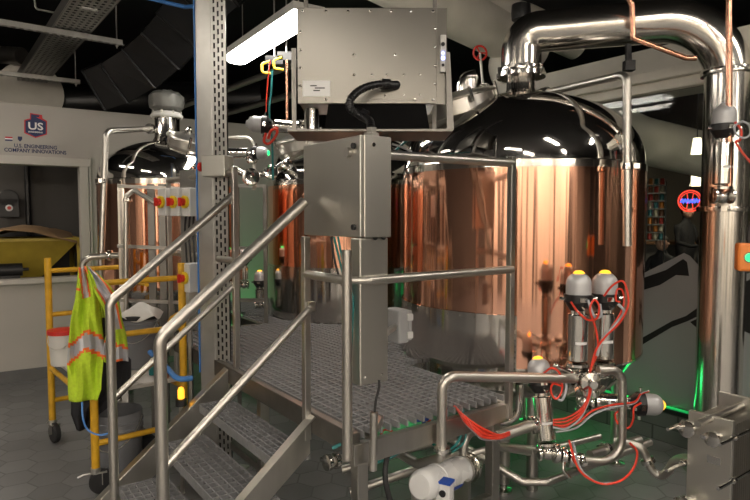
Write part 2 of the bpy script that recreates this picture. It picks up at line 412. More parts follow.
p = W(690, 201, 8.2); t = thing('neon_sign', 'round red neon sign with blue script hanging behind the glass partition', 'neon sign', p)
fd = (p-CAM); fd.z = 0; fd.normalize(); rt = fd.cross(UP).normalized()
mb = MB(); mb.torus(p, .145, .010, fd); mb.torus(p, .118, .006, fd)
mb.build('ring_tube', M['neonred'], t)
mb = MB()
for dx in (-.04, .04): mb.tube([p+rt*dx+UP*.11, p+rt*dx*.6, p+rt*dx-UP*.11], .006, .05, 8)
mb.build('inner_tube', M['neonred'], t)
mb = MB(); mb.tube(curve([p-fd*.03+rt*x*.145*.8+UP*y for x, y in ((-1, -.02), (-.8, .03), (-.7, -.03), (-.5, .03), (-.35, -.03), (-.2, .03), (-.05, -.03), (.1, .02), (.25, -.03), (.4, .03), (.5, -.03), (.7, .03), (.8, -.02), (1, .02))], 3), .011, 0, 6)
mb.build('script_tube', M['neonblue'], t)
mb = MB(); mb.cyl(p+UP*.15, Vector((p.x, p.y, 2.79)), .004, 6); mb.build('hanging_wire', M['black'], t)
# rack of coloured cans behind the glass
rk0 = W(655, 238, 7.6); rk0.z = 0
t = thing('bottle_rack', 'tall narrow shelf rack of cans behind the glass, beside the large copper tank', 'rack', rk0)
mb = MB(); rr = Matrix((Vector((math.cos(-.41), math.sin(-.41), 0)), Vector((-math.sin(-.41), math.cos(-.41), 0)), UP)).transposed()
for x in (-.11, .11): mb.box(rk0 + rr @ Vector((x, 0, .98)), (.012, .2, 1.96), rr)
mb.build('side_panel', M['black'], t, smooth=False)
rows = [1.22+.1*k for k in range(8)]
for z in rows: 
    MB().box(rk0 + rr @ Vector((0, 0, z-.006)), (.21, .2, .010), rr).build('shelf', M['frame'], t, smooth=False)
cm = [mat('can_%s' % n, c, .3, .35) for n, c in (('red', (.45,.04,.03)), ('orange', (.6,.2,.03)), ('cream', (.5,.45,.33)), ('brown', (.15,.06,.03)), ('teal', (.05,.2,.22)))]
for j, z in enumerate(rows):
    for i in range(3):
        c = rk0 + rr @ Vector((-.066+.066*i, -.05, z)); 
        o = MB().lathe([(.020, 0), (.027, .006), (.027, .07), (.02, .08)], c, UP, 10).build('beverage_can', cm[(i*2+j*3+(i*j) % 2) % 5])
        tag(o, 'small coloured can on the narrow rack behind the glass', 'can', 'cans on the narrow rack')
# low counter in the taproom
cb = W(668, 240, 10.2); t = thing('bar_counter', 'long dark counter with a lit top edge in the taproom behind the glass', 'counter', (cb.x+1.0, cb.y, 0))
MB().box((cb.x+1.0, cb.y+.3, .52), (3.4, .5, 1.04)).build('front_panel', M['roomdark'], t, smooth=False)
MB().box((cb.x+1.0, cb.y+.25, 1.065), (3.5, .7, .05)).build('worktop', M['wood'], t, smooth=False, bev=.005)
# people behind the counter / sitting
def person(loc, face, label, seated=False, shirt='shirt', s=1.0):
    loc = Vector(loc); t = thing('person', label, 'person', loc); R = Matrix.Rotation(face, 3, 'Z')
    pv = lambda x, y, z: loc + R @ Vector((x, y, z))*s
    hz = .48 if seated else .92
    def skin(name, V, E, rad, m, par):
        me = bpy.data.meshes.new(name); me.from_pydata([v-loc for v in V], E, []); me.materials.append(m)
        o = bpy.data.objects.new(name, me); C.objects.link(o); o.parent = par; ORG[o.name] = loc
        md = o.modifiers.new('k', 'SKIN'); 
        for i, r in enumerate(rad): me.skin_vertices[0].data[i].radius = (r, r*.85)
        me.skin_vertices[0].data[0].use_root = True
        md.use_smooth_shade = True; u = o.modifiers.new('s', 'SUBSURF'); u.levels = 1; u.render_levels = 1; return o
    k = [pv(0,0,hz), pv(0,0,hz+.22), pv(0,0,hz+.44), pv(0,.0,hz+.55), pv(0,-.02,hz+.66), pv(0,-.02,hz+.76)]
    r = [.15, .14, .15, .055, .085, .08]; E = [(0,1),(1,2),(2,3),(3,4),(4,5)]
    for sx in (-1, 1):
        n = len(k)
        k += [pv(.17*sx,0,hz+.46), pv(.24*sx,-.04,hz+.2), pv(.16*sx,-.26,hz+.14), pv(.12*sx,-.34,hz+.16)]; r += [.06, .045, .033, .035]
        E += [(2,n),(n,n+1),(n+1,n+2),(n+2,n+3)]
        n = len(k)
        if seated: k += [pv(.09*sx,0,hz-.04), pv(.11*sx,-.42,hz), pv(.11*sx,-.4,.08), pv(.11*sx,-.54,.04)]
        else: k += [pv(.09*sx,0,hz-.08), pv(.10*sx,-.02,.48), pv(.10*sx,0,.07), pv(.10*sx,-.14,.035)]
        r += [.095, .062, .045, .035]; E += [(0,n),(n,n+1),(n+1,n+2),(n+2,n+3)]
    skin('body', k, E, [x*s for x in r], M['shirt'], t)
    mb = MB(); mb.sph(pv(0,-.035,hz+.70), .088*s, 16, (1,1,1.25)); mb.sph(pv(0,-.125,hz+.69), .016*s, 8); mb.cyl(pv(0,0,hz+.54), pv(0,-.01,hz+.63), .052*s)
    for sx in (-1, 1): mb.sph(pv(.088*sx,-.03,hz+.70), .02*s, 8)
    mb.build('head_skin', M['skin'], t)
    mb = MB(); mb.sph(pv(0,-.012,hz+.735), .096*s, 16, (1,1,1.05)); mb.build('hair', M['hair'], t)
    return t
q = W(686, 217, 9.7); person((q.x, q.y, 0), .4, 'person in dark clothes standing at the counter below the neon sign', s=.98)
q = W(703, 217, 9.0); person((q.x, q.y, 0), .9, 'person in dark clothes sitting low beside the tall chrome stack, behind the glass', True, s=.95)
q = W(663, 217, 8.6); person((q.x, q.y, 0), -.5, 'person in dark clothes sitting just right of the narrow can rack', True, s=.95)

# ---- logo and lettering on the partition
lp = wpt(ws(WL(35, 130)), WL(35, 128).z, .002)
t = thing('wall_logo', 'red and navy shield logo with company name lettered on the beige wall', 'logo sign', lp)
def lpoly(pts, off): return [WL(x, y, off) for x, y in pts]
MB().prism(lpoly([(24.2,119.8),(30,118.5),(30,113),(42,115),(42.5,118.5),(47,121),(47,134.5),(35.5,138),(24.2,133)], .001), NW*.002).build('shield_border', M['printred'], t, smooth=False)
MB().prism(lpoly([(25.4,120.8),(31,119.3),(31,114.2),(39.6,115.4),(39,117.2),(36,117),(41,119.5),(45.9,121.8),(45.9,133.8),(35.5,136.9),(25.4,132.3)], .0032), NW*.001).build('shield_field', M['navy'], t, smooth=False)
c = WL(35.6, 126.6, .0048); text('US', .092, M['printwhite'], t, c, DW, UP, 'logo_letters', .0008, sx=1.15)
c = WL(35.6, 132.2, .0048); text('ENGINEERING', .018, M['printwhite'], t, c, DW, UP, 'logo_small_letters', .0006)
c = WL(36, 146.8, .002); text('U.S. ENGINEERING', .047, M['navy'], t, c, DW, UP, 'company_name_line', .0008, sx=.88)
c = WL(36, 151.4, .002); text('COMPANY INNOVATIONS', .047, M['navy'], t, c, DW, UP, 'company_name_line', .0008, sx=.88)
mb = MB(); mb.m = 0; mb.prism(lpoly([(5,136.5),(12.5,136.9),(12.5,138.4),(5,138)], .001), NW*.001); mb.m = 1; mb.prism(lpoly([(5,138),(12.5,138.4),(12.5,139.6),(5,139.2)], .001), NW*.001); mb.m = 2; mb.prism(lpoly([(5,139.2),(12.5,139.6),(12.5,141),(5,140.7)], .001), NW*.001)
mb.build('small_flag_mark', [M['printred'], M['label'], M['navy']], t, smooth=False)
mb = MB(); mb.prism(lpoly([(17.8,136.4),(22.2,136.6),(22.2,139.5),(20,141.6),(17.8,139.3)], .001), NW*.001); mb.build('small_shield_mark', M['navy'], t, smooth=False)
# ---- things in the mill room
def inroom(px, py, off): return WL(px, py, -off)
hc = inroom(22, 236, .62)
t = thing('grain_hopper', 'yellow steel grain hopper under brown paper in the dark mill room opening', 'hopper', (hc.x, hc.y, 0))
mb = MB(); rr = RW; ztop = inroom(20, 239, .6).z; zl = inroom(35, 279, .6).z
def quad(z, w, d): return [Vector((hc.x, hc.y, z)) + RW @ Vector((x*w, y*d, 0)) for x, y in ((-1,-1),(1,-1),(1,1),(-1,1))]
a, b, c2 = quad(ztop, .48, .34), quad(zl, .12, .12), quad(zl-.12, .16, .13)
mb.add(a+b+c2, [(0,1,5,4),(1,2,6,5),(2,3,7,6),(3,0,4,7),(4,5,9,8),(5,6,10,9),(6,7,11,10),(7,4,8,11),(8,9,10,11)])
mb.build('funnel', M['mill'], t, smooth=False, solid=.01)
mb = MB()
for p_, q_ in zip(a, a[1:]+a[:1]): mb.bar(p_, q_, .03, .03)
mb.build('rim', M['mill'], t, smooth=False)
for p_ in a: MB().bar(p_, Vector((p_.x, p_.y, 0)), .04, .04).build('leg', M['mill'], t, smooth=False)
mb = MB(); nx, ny = 16, 10; vs = []; fs = []
for j in range(ny+1):
    for i in range(nx+1):
        u, v = i/nx*2-1, j/ny*2-1; p_ = Vector((hc.x, hc.y, ztop+.05)) + RW @ Vector((u*.60, v*.42, 0))
        e = max(abs(u), abs(v)); p_.z += .05*math.sin(4*u+3*v)*.6 + .07*math.cos(2.4*u) - (.20 if u > .85 else .03)*(e > .85) - .03*random.random(); vs.append(p_)
for j in range(ny):
    for i in range(nx): fs.append((j*(nx+1)+i, j*(nx+1)+i+1, (j+1)*(nx+1)+i+1, (j+1)*(nx+1)+i))
mb.add(vs, fs); tag(mb.build('paper_cover', M['paper'], solid=.004), 'crumpled brown paper sheet lying over the yellow hopper', 'paper')
p = inroom(9, 208, 1.18); t = thing('disconnect_switch', 'dark round topped switch box with red knob on the mill room wall', 'switch', p)
mb = MB(); mb.box(p, (.19, .09, .20), RW); mb.lathe([(.095, -.045), (.095, .045)], p+UP*.1, NW, 20); mb.build('body', M['ductblack'], t, bev=.005)
mb = MB(); mb.cyl(p+NW*.045-UP*0, p+NW*.055, .035); mb.build('face_disc', M['label'], t)
mb = MB(); mb.cyl(p+NW*.055, p+NW*.08, .018); mb.build('knob', M['redknob'], t)
p = inroom(28, 200, 1.22); tag(MB().cyl(Vector((p.x, p.y, .0)), Vector((p.x, p.y, 2.5)), .03, 12).build('conduit', M['black']), 'thick black vertical conduit on the back wall of the mill room', 'conduit')
p = inroom(10, 270, .14); p.z = z_ob+.001; t = thing('motor', 'small black motor at the sill of the mill room opening', 'motor', p)
mb = MB(); mb.cyl(p+UP*.075-DW*.10, p+UP*.075+DW*.10, .06); mb.cyl(p+UP*.075+DW*.10, p+UP*.075+DW*.15, .015); mb.build('body', M['black'], t)
mb = MB(); mb.box(p+UP*.012, (.16, .1, .024), RW); mb.build('foot', M['black'], t, smooth=False)
# ================================================================== brewing tanks
def tank(c, R, zr, dh, zc, label, panel=None, manway=None, neck=(.075, .12), legs=4, legrot=.5, zpan=1.0, zbot=.45, hatch_r=.2):
    c = Vector((c[0], c[1], 0)); t = thing('brewing_tank', label, 'brewing tank', c)
    fa = math.atan2(-c.y, -c.x)                              # azimuth that faces the viewer's side of the room
    MB().lathe([(R, zc), (R, zr-.03)], c, UP, 128, ref=Matrix.Identity(3)).build('copper_shell', M['copper'], t)
    mb = MB(); mb.lathe([(R+.004, zr-.032), (R+.004, zr+.006), (R-.004, zr+.012)], c, UP, 128, ref=Matrix.Identity(3)); mb.build('rim_band', M['panel'], t)
    pr = [(max(1e-6, (R-.004)*math.cos(a)), zr+.012+dh*math.sin(a)**.92) for a in [k/24*math.pi/2 for k in range(25)]]
    MB().lathe(pr, c, UP, 128, ref=Matrix.Identity(3)).build('domed_top', M['chrome'], t)
    MB().lathe([(.05, zbot), (R-.14, zbot+.08), (R-.03, zc-.03), (R-.006, zc), (R+.003, zc), (R+.003, zc+.012)], c, UP, 96, ref=Matrix.Identity(3)).build('lower_cone', M['panel'], t)
    if panel:
        a0, a1 = panel; zt = zpan
        mb = MB(); mb.lathe([(R+.010, .60), (R+.012, zt), (R+.002, zt)], c, UP, 60, a0, a1, Matrix.Identity(3)); mb.build('kick_panel', M['panel'], t)
        mb = MB(); k = 0
        for i in range(15):
            a = a0+(a1-a0)*(i+.3)/15; mb.dome(c+Vector((math.cos(a)*(R+.012), math.sin(a)*(R+.012), zt-.02)), .005, .003, (math.cos(a), math.sin(a), 0), 8)
        for i in range(9):
            for a in (a1-.012,): mb.dome(c+Vector((math.cos(a)*(R+.012), math.sin(a)*(R+.012), .72+i*(zt-.76)/8)), .005, .003, (math.cos(a), math.sin(a), 0), 8)
        mb.build('panel_rivet_row', M['steel_shiny'], t)['kind'] = 'stuff'
    for i in range(legs):
        a = legrot+i*2*math.pi/legs; p = c+Vector((math.cos(a), math.sin(a), 0))*(R-.13)
        g = MB(); g.cyl(p+UP*.05, p+UP*(zbot+.14), .036, 16); L = g.build('leg', M['steel_pipe'], t)
        MB().lathe([(.05, 0), (.05, .012), (.02, .02), (.02, .06)], p, UP, 16).build('levelling_foot', M['steel_shiny'], L)
    top = c+UP*(zr+.012+dh)
    nr, nh = neck
    mb = MB(); mb.lathe([(nr+.035, -.03), (nr+.01, .01), (nr, .03), (nr, nh)], top, UP, 40); mb.build('neck', M['steel_shiny'], t)
    if manway:
        az, rr_, tilt = manway
        a = math.asin(min(1, (1-(rr_/R)**2)**.5)); p = c+Vector((math.cos(az)*rr_, math.sin(az)*rr_, zr-.01+dh*(1-(rr_/R)**2)**.5))
        ax = (Vector((math.cos(az), math.sin(az), 0))*math.sin(tilt)+UP*math.cos(tilt)).normalized()
        h = hatch_r
        MB().lathe([(h*.86, -.16), (h*.86, -.03), (h*.99, -.025), (h*.99, .055)], p, ax, 48).build('manway_collar', M['steel'], t)
        lid = MB().lathe([(h*1.06, .058), (h*1.08, .066), (h*1.06, .078), (h*.8, .088), (h*.45, .105), (1e-6, .108)], p, ax, 48).build('manway_lid', M['steel'], t)
        B = basis(ax)
        for k in range(6):
            q = 2*math.pi*k/6+.3; e = p + B @ Vector((math.cos(q)*h*1.06, math.sin(q)*h*1.06, .055)); MB().cyl(e-ax*.035, e+ax*.05, .011, 10).build('clamp_bolt', M['steel_shiny'], lid)
        mb = MB(); mb.tube([p+B@Vector((-.3*h,-.15*h,.10)), p+B@Vector((-.3*h,-.15*h,.15)), p+B@Vector((.3*h,-.15*h,.15)), p+B@Vector((.3*h,-.15*h,.10))], .009, .02, 8); mb.build('lid_handle', M['steel_shiny'], lid)
    return t, c, top
TA = Vector((.912, 3.74, 0)); TB = Vector((-.22, 5.30, 0)); TC = Vector((-1.71, 4.90, 0))
fA = math.atan2(-TA.y, -TA.x)
aL = math.radians(180-5); aR = fA+.02
tankA, cA, topA = tank(TA, .73, 1.80, .46, .71, 'large copper tank with mirror domed top, on the right under the thick chrome stack', (math.radians(160), math.radians(256)), (math.radians(203), .48, .30), (.088, .17), 4, math.radians(250), 1.0, hatch_r=.25)
tankB, cB, topB = tank(TB, .73, 1.80, .44, 1.10, 'copper clad tank in the middle, partly hidden behind the control cabinet', (math.radians(180), math.radians(300)), (math.radians(218), .50, .30), (.07, .10), 4, .4, 1.10, hatch_r=.24)
tankC, cC, topC = tank(TC, .54, 1.79, .33, .95, 'smaller copper clad tank on the left beside the beige wall', None, (math.radians(-35), .27, .35), (.10, .20), 4, .2, hatch_r=.17)
# ring of small fittings round the rim of tank A
# ---- thick chrome vapour stack
sx = W(721, 300, 3.42); zt = W(620, 27, 3.62).z
st0 = topA + UP*.16
t = thing('vapour_stack', 'thick chrome pipe rising from the large tank and dropping to the floor at right', 'vent pipe', (sx.x, sx.y, 0))
mb = MB(); RS = .122
mb.tube([st0, (st0.x, st0.y, zt), (sx.x, sx.y, zt), (sx.x, sx.y, .04)], RS, .36, 40, seg=14); mb.build('main_pipe', M['stack'], t)
for (p, ax, r_) in ((Vector((sx.x, sx.y, W(722, 73, 3.42).z)), UP, RS), (Vector((sx.x, sx.y, W(722, 209, 3.42).z)), UP, RS), (st0-UP*.01, UP, RS*.98)):
    f = MB().lathe([(r_+.002, -.016), (r_+.020, -.014), (r_+.022, 0), (r_+.020, .014), (r_+.002, .016)], p, ax, 40).build('clamp_ring', M['steel_shiny'], t)
    B = basis(ax)
    for q in (2.6, 5.75):
        e = p+B@Vector((math.cos(q)*(r_+.04), math.sin(q)*(r_+.04), 0)); mb = MB(); mb.box(e, (.045, .03, .03), B @ Matrix.Rotation(q, 3, 'Z')); mb.cyl(e-B@Vector((-math.sin(q)*.03, math.cos(q)*.03, 0)), e+B@Vector((-math.sin(q)*.03, math.cos(q)*.03, 0)), .008, 8); mb.build('clamp_lug', M['steel_shiny'], f)
MB().lathe([(RS+.05, 0), (RS+.05, .02), (RS+.004, .03), (RS+.004, .05)], (sx.x, sx.y, .001), UP, 40).build('floor_flange', M['steel_shiny'], t)
# bolted collar below the stack
mb = MB(); mb.lathe([(.105, -.03), (.150, -.025), (.150, 0), (.12, .01)], st0-UP*.03, UP, 36)
for k in range(8):
    a = k*math.pi/4; e = st0+Vector((math.cos(a)*.138, math.sin(a)*.138, -.04)); mb.cyl(e-UP*.02, e+UP*.05, .009, 8)
mb.build('bolted_collar', M['steel_shiny'], t)
# ---- slender spray pipe of tank A
pA = W(540, 94, 3.66); pB = W(627, 74, 3.0); pC = W(627, 246, 3.0)
t = thing('spray_pipe', 'slender stainless pipe hanging down in front of the right side of the large tank', 'pipe', pC)
MB().tube([pA, pB, pC], .021, .05, 18).build('bent_pipe', M['steel_pipe'], t)
mb = MB(); q = W(627, 166, 3.0); mb.lathe([(.022, -.02), (.032, -.016), (.032, .016), (.022, .02)], q, UP, 20); mb.bar(q+Vector((.03, 0, 0)), q+Vector((.06, 0, 0)), .02, .025); mb.build('pipe_clamp', M['steel_shiny'], t)
mb = MB(); d_ = (pB-pA).normalized(); mb.lathe([(.022, -.03), (.034, -.02), (.034, .02), (.022, .03)], pA+d_*.05, d_, 20); mb.cyl(pA-d_*.10, pA+d_*.02, .03, 16); mb.build('union_nut', M['steel_shiny'], t)
# ---- pipe of tank C
p1 = topC+UP*.10+Vector((-.09, -.03, 0)); p2 = W(106, 131, 4.32); p3 = W(101, 268, 4.30); 
t = thing('spray_pipe', 'thin bent stainless pipe at the left side of the small left tank', 'pipe', p3)
MB().tube([p1, p2, p3, W(100, 330, 4.3)], .022, .07, 16).build('bent_pipe', M['steel_pipe'], t)
mb = MB(); dd = (p2-p1).normalized(); mb.lathe([(.023, -.02), (.042, -.015), (.042, .015), (.023, .02)], p1+dd*.06, dd, 20); mb.build('union_nut', M['steel_shiny'], t)
mb = MB(); q = W(101, 181, 4.31); mb.lathe([(.024, -.02), (.04, -.015), (.04, .015), (.024, .02)], q, UP, 20); mb.build('pipe_clamp', M['steel_shiny'], t)
# cover on the neck of tank C, with a wrapped bundle hanging above it
q = topC+UP*.19
t = thing('stack_cap', 'bolted white cap on the neck of the left tank', 'cap', q)
MB().lathe([(.10, 0), (.125, .0), (.13, .015), (.11, .04), (.10, .045), (.1, .0)], q, UP, 36).build('cap_ring', M['white'], t)
for k in range(8):
    a = k*math.pi/4; MB().cyl(q+Vector((math.cos(a)*.116, math.sin(a)*.116, -.01)), q+Vector((math.cos(a)*.116, math.sin(a)*.116, .05)), .008, 8).build('bolt', M['steel'], t)
mb = MB(); vs = []; 
mb.lathe([(.02, 0), (.09, .0), (.13, .03), (.14, .075), (.135, .12), (.10, .155), (.05, .17), (1e-6, .17)], q+UP*.05, UP, 28)
for v in mb.v: v += Vector((random.uniform(-.008, .008), random.uniform(-.008, .008), random.uniform(-.006, .006)))
tag(mb.build('wrapped_bundle', M['plastic_wrap']), 'cloudy plastic wrapping tied over the left tank stack cap', 'plastic wrap')
# ================================================================== work platform with stairs
plat = thing('work_platform', 'raised stainless work platform with grating deck and tube railings in front of the tanks', 'platform', UV(0, 0, 0))
def tuv(c): d = Vector((c.x, c.y, 0))-P0; return d.dot(D1), d.dot(D2)
TU = [(tuv(TA), .755), (tuv(TB), .755), (tuv(TC), .60)]
def inside(u, v):
    if v < -.001 or u < .01 or v > 3.75: return False
    if v > 2.35 and u < .70: return False
    if v < .75 and u > .825: return False
    if u > 1.45: return False
    return all((u-a)**2+(v-b)**2 > r*r for (a, b), r in TU)
PU, PV, TK, HB = .044, .040, .0085, .026
mb = MB()
def runs(fixed, along, step, n):
    out = []; st = None
    for i in range(n+1):
        x = i*step
        ok = inside(fixed, x) if along == 'v' else inside(x, fixed)
        if ok and st is None: st = x-step*.5
        if not ok and st is not None: out.append((st, x-step*.5)); st = None
    if st is not None: out.append((st, n*step))
    return out
u = PU*.5
while u < 1.45:
    for a, b in runs(u, 'v', PV, 100):
        mb.box(UV(u, (a+b)/2, DECK-HB/2), (TK, b-a, HB), BAS)
    u += PU
v = PV
while v < 3.75:
    for a, b in runs(v, 'u', PU, 40):
        mb.box(UV((a+b)/2, v, DECK-HB/2-.001), (b-a, TK, HB-.002), BAS)
    v += PV
mb.build('deck_grating', M['grating'], plat, smooth=False)
def pbeam(a, b, name='edge_beam', w=.035, h=.09, m='frame', z=DECK-.045):
    return MB().bar(UV(*a, z), UV(*b, z), w, h).build(name, M[m], plat, smooth=False, bev=.003)
pbeam((-.012, -.02), (-.012, 2.36)); 
pbeam((-.03, -.015), (.845, -.015), h=.085, z=DECK-.045-.038, m='steel')
pbeam((.845, -.02), (.845, .28), z=DECK-.08, h=.08, m='steel')
pbeam((.69, 2.36), (.69, 3.72)); pbeam((-.012, 2.36), (.70, 2.36))
for vv in (.62, 1.25, 1.9): pbeam((0, vv), (.85, vv), h=.05, z=DECK-.065)
for (u_, v_) in ((.03, .02), (.80, .03), (.05, .95), (.05, 1.65), (.06, 2.3), (.84, 1.6), (.75, 3.6)):
    L = MB().box(UV(u_, v_, (DECK-.12+.04)/2+.0), (.05, .05, DECK-.12-.04), BAS).build('leg', M['steel'], plat, smooth=False, bev=.003)
    MB().lathe([(.035, 0), (.035, .010), (.012, .018), (.012, .05)], UV(u_, v_, 0), UP, 16).build('levelling_foot', M['black'], L)
for a, b in (((.03, .02), (.80, .03)), ((.05, .95), (.05, 1.65))):
    MB().bar(UV(*a, .18), UV(*b, .18), .04, .04).build('brace', M['steel'], plat, smooth=False, bev=.003)
# posts
cz0_ = W(360, 238, 2.2).z
RT, RM = DECK+1.075, DECK+.59
def post(u_, v_, z0, z1, w=.030, name='rail_post'):
    return MB().box(UV(u_, v_, (z0+z1)/2), (w, w, z1-z0), BAS).build(name, M['steel'], plat, smooth=False, bev=.003)
post(.835, -.035, .57, RT+.03); 
post(-.045, .31, .56, cz0_ - .004); post(.012, 1.20, .56, RT+.03, .032)
post(-.045, 2.2, .56, RT)
def prail(pts, name, r=.019, bend=.04):
    o = MB().tube(pts, r, bend, 16).build(name, M['steel_pipe'], plat); return o
prail([UV(-.03, .02, RT), UV(.835, -.035, RT)], 'top_rail')
prail([UV(-.045, .31, RM), UV(-.045, .00, RM), UV(.03, -.05, RM), UV(.835, -.045, RM)], 'middle_rail', .018)
prail([UV(.012, 1.20, RT), UV(-.045, 2.2, RT)], 'top_rail'); prail([UV(.012, 1.20, RM), UV(-.045, 2.2, RM)], 'middle_rail')
cp = W(347, 300, 2.17)
MB().cyl(Vector((cp.x, cp.y, .60)), Vector((cp.x, cp.y, W(347, 250, 2.17).z)), .019, 16).build('corner_post', M['steel_pipe'], plat)
for z in (.66,): MB().bar(Vector((cp.x, cp.y, z)), UV(0, .03, z), .02, .05).build('post_bracket', M['steel'], plat, smooth=False)
# ---- stairs
VN, VF = .30, 1.215
stair = thing('stairs', 'stainless stairs with grating treads and sloping tube handrails leading up to the platform', 'stairs', UV(-.8, .76, 0))
SL = .83
def sz(u_): return .70+SL*u_
for vv, nm in ((VN, ''), (VF, '')):
    mb = MB(); s_ = 1 if vv == VN else -1
    poly = [UV(-.035, vv, sz(-.035)), UV(-.84, vv, max(.0, sz(-.84))+.003), UV(-.66, vv, .003), UV(-.035, vv, sz(-.035)-.17)]
    mb.prism(poly, D2*(.006*s_))
    mb.bar(UV(-.035, vv-s_*.022, sz(-.035)), UV(-.84, vv-s_*.022, sz(-.84)), .05, .008)
    mb.build('stringer', M['steel'], stair, smooth=False)
for k in (1, 2, 3):
    z = DECK-.17*k; un = -.205*k; dep = .232 if k > 1 else .175
    tr = MB(); g = []
    a, b = VN+.012, VF-.012
    tr.bar(UV(un+.004, a, z-.02), UV(un+.004, b, z-.02), .005, .042); tr.bar(UV(un+dep, a, z-.02), UV(un+dep, b, z-.02), .005, .042)
    for vv in (a+.003, b-.003): tr.bar(UV(un, vv, z-.02), UV(un+dep, vv, z-.02), .005, .042)
    n = 19
    for i in range(n): 
        vv = a+(b-a)*(i+.5)/n; tr.box(UV(un+dep/2, vv, z-.014), (dep, .0055, .024), BAS)
    for i in range(1, 6):
        tr.box(UV(un+dep*i/6, (a+b)/2, z-.015), (.006, b-a, .022), BAS)
    tr.build('tread', M['grating'], stair, smooth=False)
for vv, nm in ((VN, 'near'), (VF, 'far')):
    s_ = 1 if vv == VN else -1; q = vv - .03*s_*(1 if vv == VN else -0.0)
    q = vv-.012 if vv == VN else vv
    ub = -.655 if vv == VN else -.632; za = DECK+.94
    zb = za+SL*ub
    MB().tube([UV(.01 if vv == VF else -.062, q, za+.008-(0 if vv == VF else .055)), UV(ub, q, zb), UV(ub, q, .08 if vv == VN else .06)], .0225, .07, 20, seg=8).build('handrail', M['steel_pipe'], stair)
    zm = DECK+.455
    MB().tube([UV(-.03 if vv == VN else .01, q, zm), UV(ub, q, zm+SL*ub)], .0165, 0, 16).build('middle_handrail', M['steel_pipe'], stair)
    for zz in ((za-.02, zm) if vv == VF else (zm,)):
        mb = MB(); mb.box(UV(-.035 if vv == VN else .005, q, zz), (.03, .03, .04), BAS); mb.sph(UV(-.05 if vv == VN else -.01, q-.02*s_, zz), .009, 8); mb.build('rail_bracket', M['steel'], stair, smooth=False)
    mb = MB(); mb.box(UV(ub, q, .055 if vv == VF else .05), (.08, .05, .03), BAS); mb.sph(UV(ub-.03, q-.01, .06), .012, 8); mb.build('post_foot', M['steel'], stair, smooth=False)
# ---- control cabinet on the platform corner
cz0, cz1 = W(360, 238, 2.2).z, W(360, 134, 2.2).z
cc = W(360, 238, 2.2); cc.z = 0
cab = thing('control_cabinet', 'stainless control cabinet with a hinged door mounted on the platform corner above the steps', 'cabinet', cc+D2*.21+D1*.07+UP*cz0)
def cbox(mb, u0, u1, v0, v1, z0, z1): mb.box(cc+D1*((u0+u1)/2)+D2*((v0+v1)/2)+UP*((z0+z1)/2), (u1-u0, v1-v0, z1-z0), BAS)
mb = MB(); cbox(mb, .02, .147, 0, .43, cz0, cz1); mb.build('body', M['ductsteel'], cab, smooth=False, bev=.004)
mb = MB(); cbox(mb, 0, .019, .0, .43, cz0+.002, cz1-.002); door = mb.build('door', M['ductsteel'], cab, smooth=False, bev=.004)
for z in (cz0+.04, cz1-.04):
    e = cc-D1*.001+D2*.035+UP*z; MB().cyl(e, e-D1*.010, .011, 16).build('quarter_turn_latch', M['black'], door)
mb = MB()
for vv in (.02, .06):
    mb.dome(cc+D1*(.05+vv)+UP*(cz0-.0), .010, .010, -UP, 10)
mb.build('cable_gland', M['black'], cab)
mb = MB(); e = cc+D1*.06+D2*.0+UP*(cz1-.035); mb.cyl(e, e-D2*.006, .008, 12); mb.build('side_bolt', M['steel_shiny'], cab)
# cable duct below the cabinet
dz0 = W(375, 386, 2.22).z
duct = thing('cable_duct', 'tall flat stainless cable duct standing below the control cabinet', 'cable duct', cc+D1*.09+D2*.06+UP*dz0)
mb = MB(); cbox(mb, .005, .140, .01, .075, dz0, cz0-.001); mb.build('duct_body', M['ductsteel'], duct, smooth=False, bev=.006)
mb = MB(); 
for u_ in (.03, .11): mb.dome(cc+D1*u_+D2*.01+UP*(dz0+.03), .006, .004, -D2, 10)
mb.build('duct_bolts', M['steel_shiny'], duct)
mb = MB(); cbox(mb, .06, .13, .075, .10, dz0+.1, dz0+.3); cbox(mb, .06, .09, -.0, .14, RM-.02, RM+.0); mb.build('mounting_bracket', M['steel'], duct, smooth=False)
# little conduit stub and black cable in front of the deck
e0 = W(374, 412, 2.2); e1 = W(373, 470, 2.2)
t = thing('conduit_stub', 'short upright stainless conduit with a black cable in front of the deck edge', 'conduit', e1)
MB().cyl(e1, e0, .0155, 16).build('conduit_tube', M['steel'], t)
MB().tube(curve([e0-UP*.02, W(376, 400, 2.21), W(379, 388, 2.23), W(379, 380, 2.235)]), .005, 0, 8).build('cable', M['rubber'], t)
MB().bar(W(374, 430, 2.2), UV(.12, 0, W(374, 430, 2.2).z), .02, .03).build('bracket', M['steel'], t, smooth=False)
# teal and black cables out of the cabinet underside
for i, (m, xs) in enumerate((('teal', (334, 340, 345, 350)), ('rubber', (331, 335, 341, 346)), ('teal', (338, 343, 348, 352)))):
    pts = curve([W(xs[0], 237, 2.34), W(xs[1], 262, 2.30), W(xs[2], 282, 2.26), W(xs[3]+1, 300, 2.24), W(xs[3], 330, 2.235), W(xs[3]-3, 400, 2.225)])
    tag(MB().tube(pts, .0045, 0, 8).build('cable', M[m]), ['teal cable dropping from the left of the cabinet underside', 'black cable dropping from the cabinet underside', 'teal cable nearest the duct under the cabinet'][i], 'cable')
tag(MB().tube(curve([UV(-.06, .08, .60), W(352, 440, 2.3), W(348, 450, 2.3), W(352, 462, 2.35), W(366, 470, 2.5)]), .007, 0, 8).build('cable', M['teal']), 'teal cable looping under the platform corner beside the front leg', 'cable')
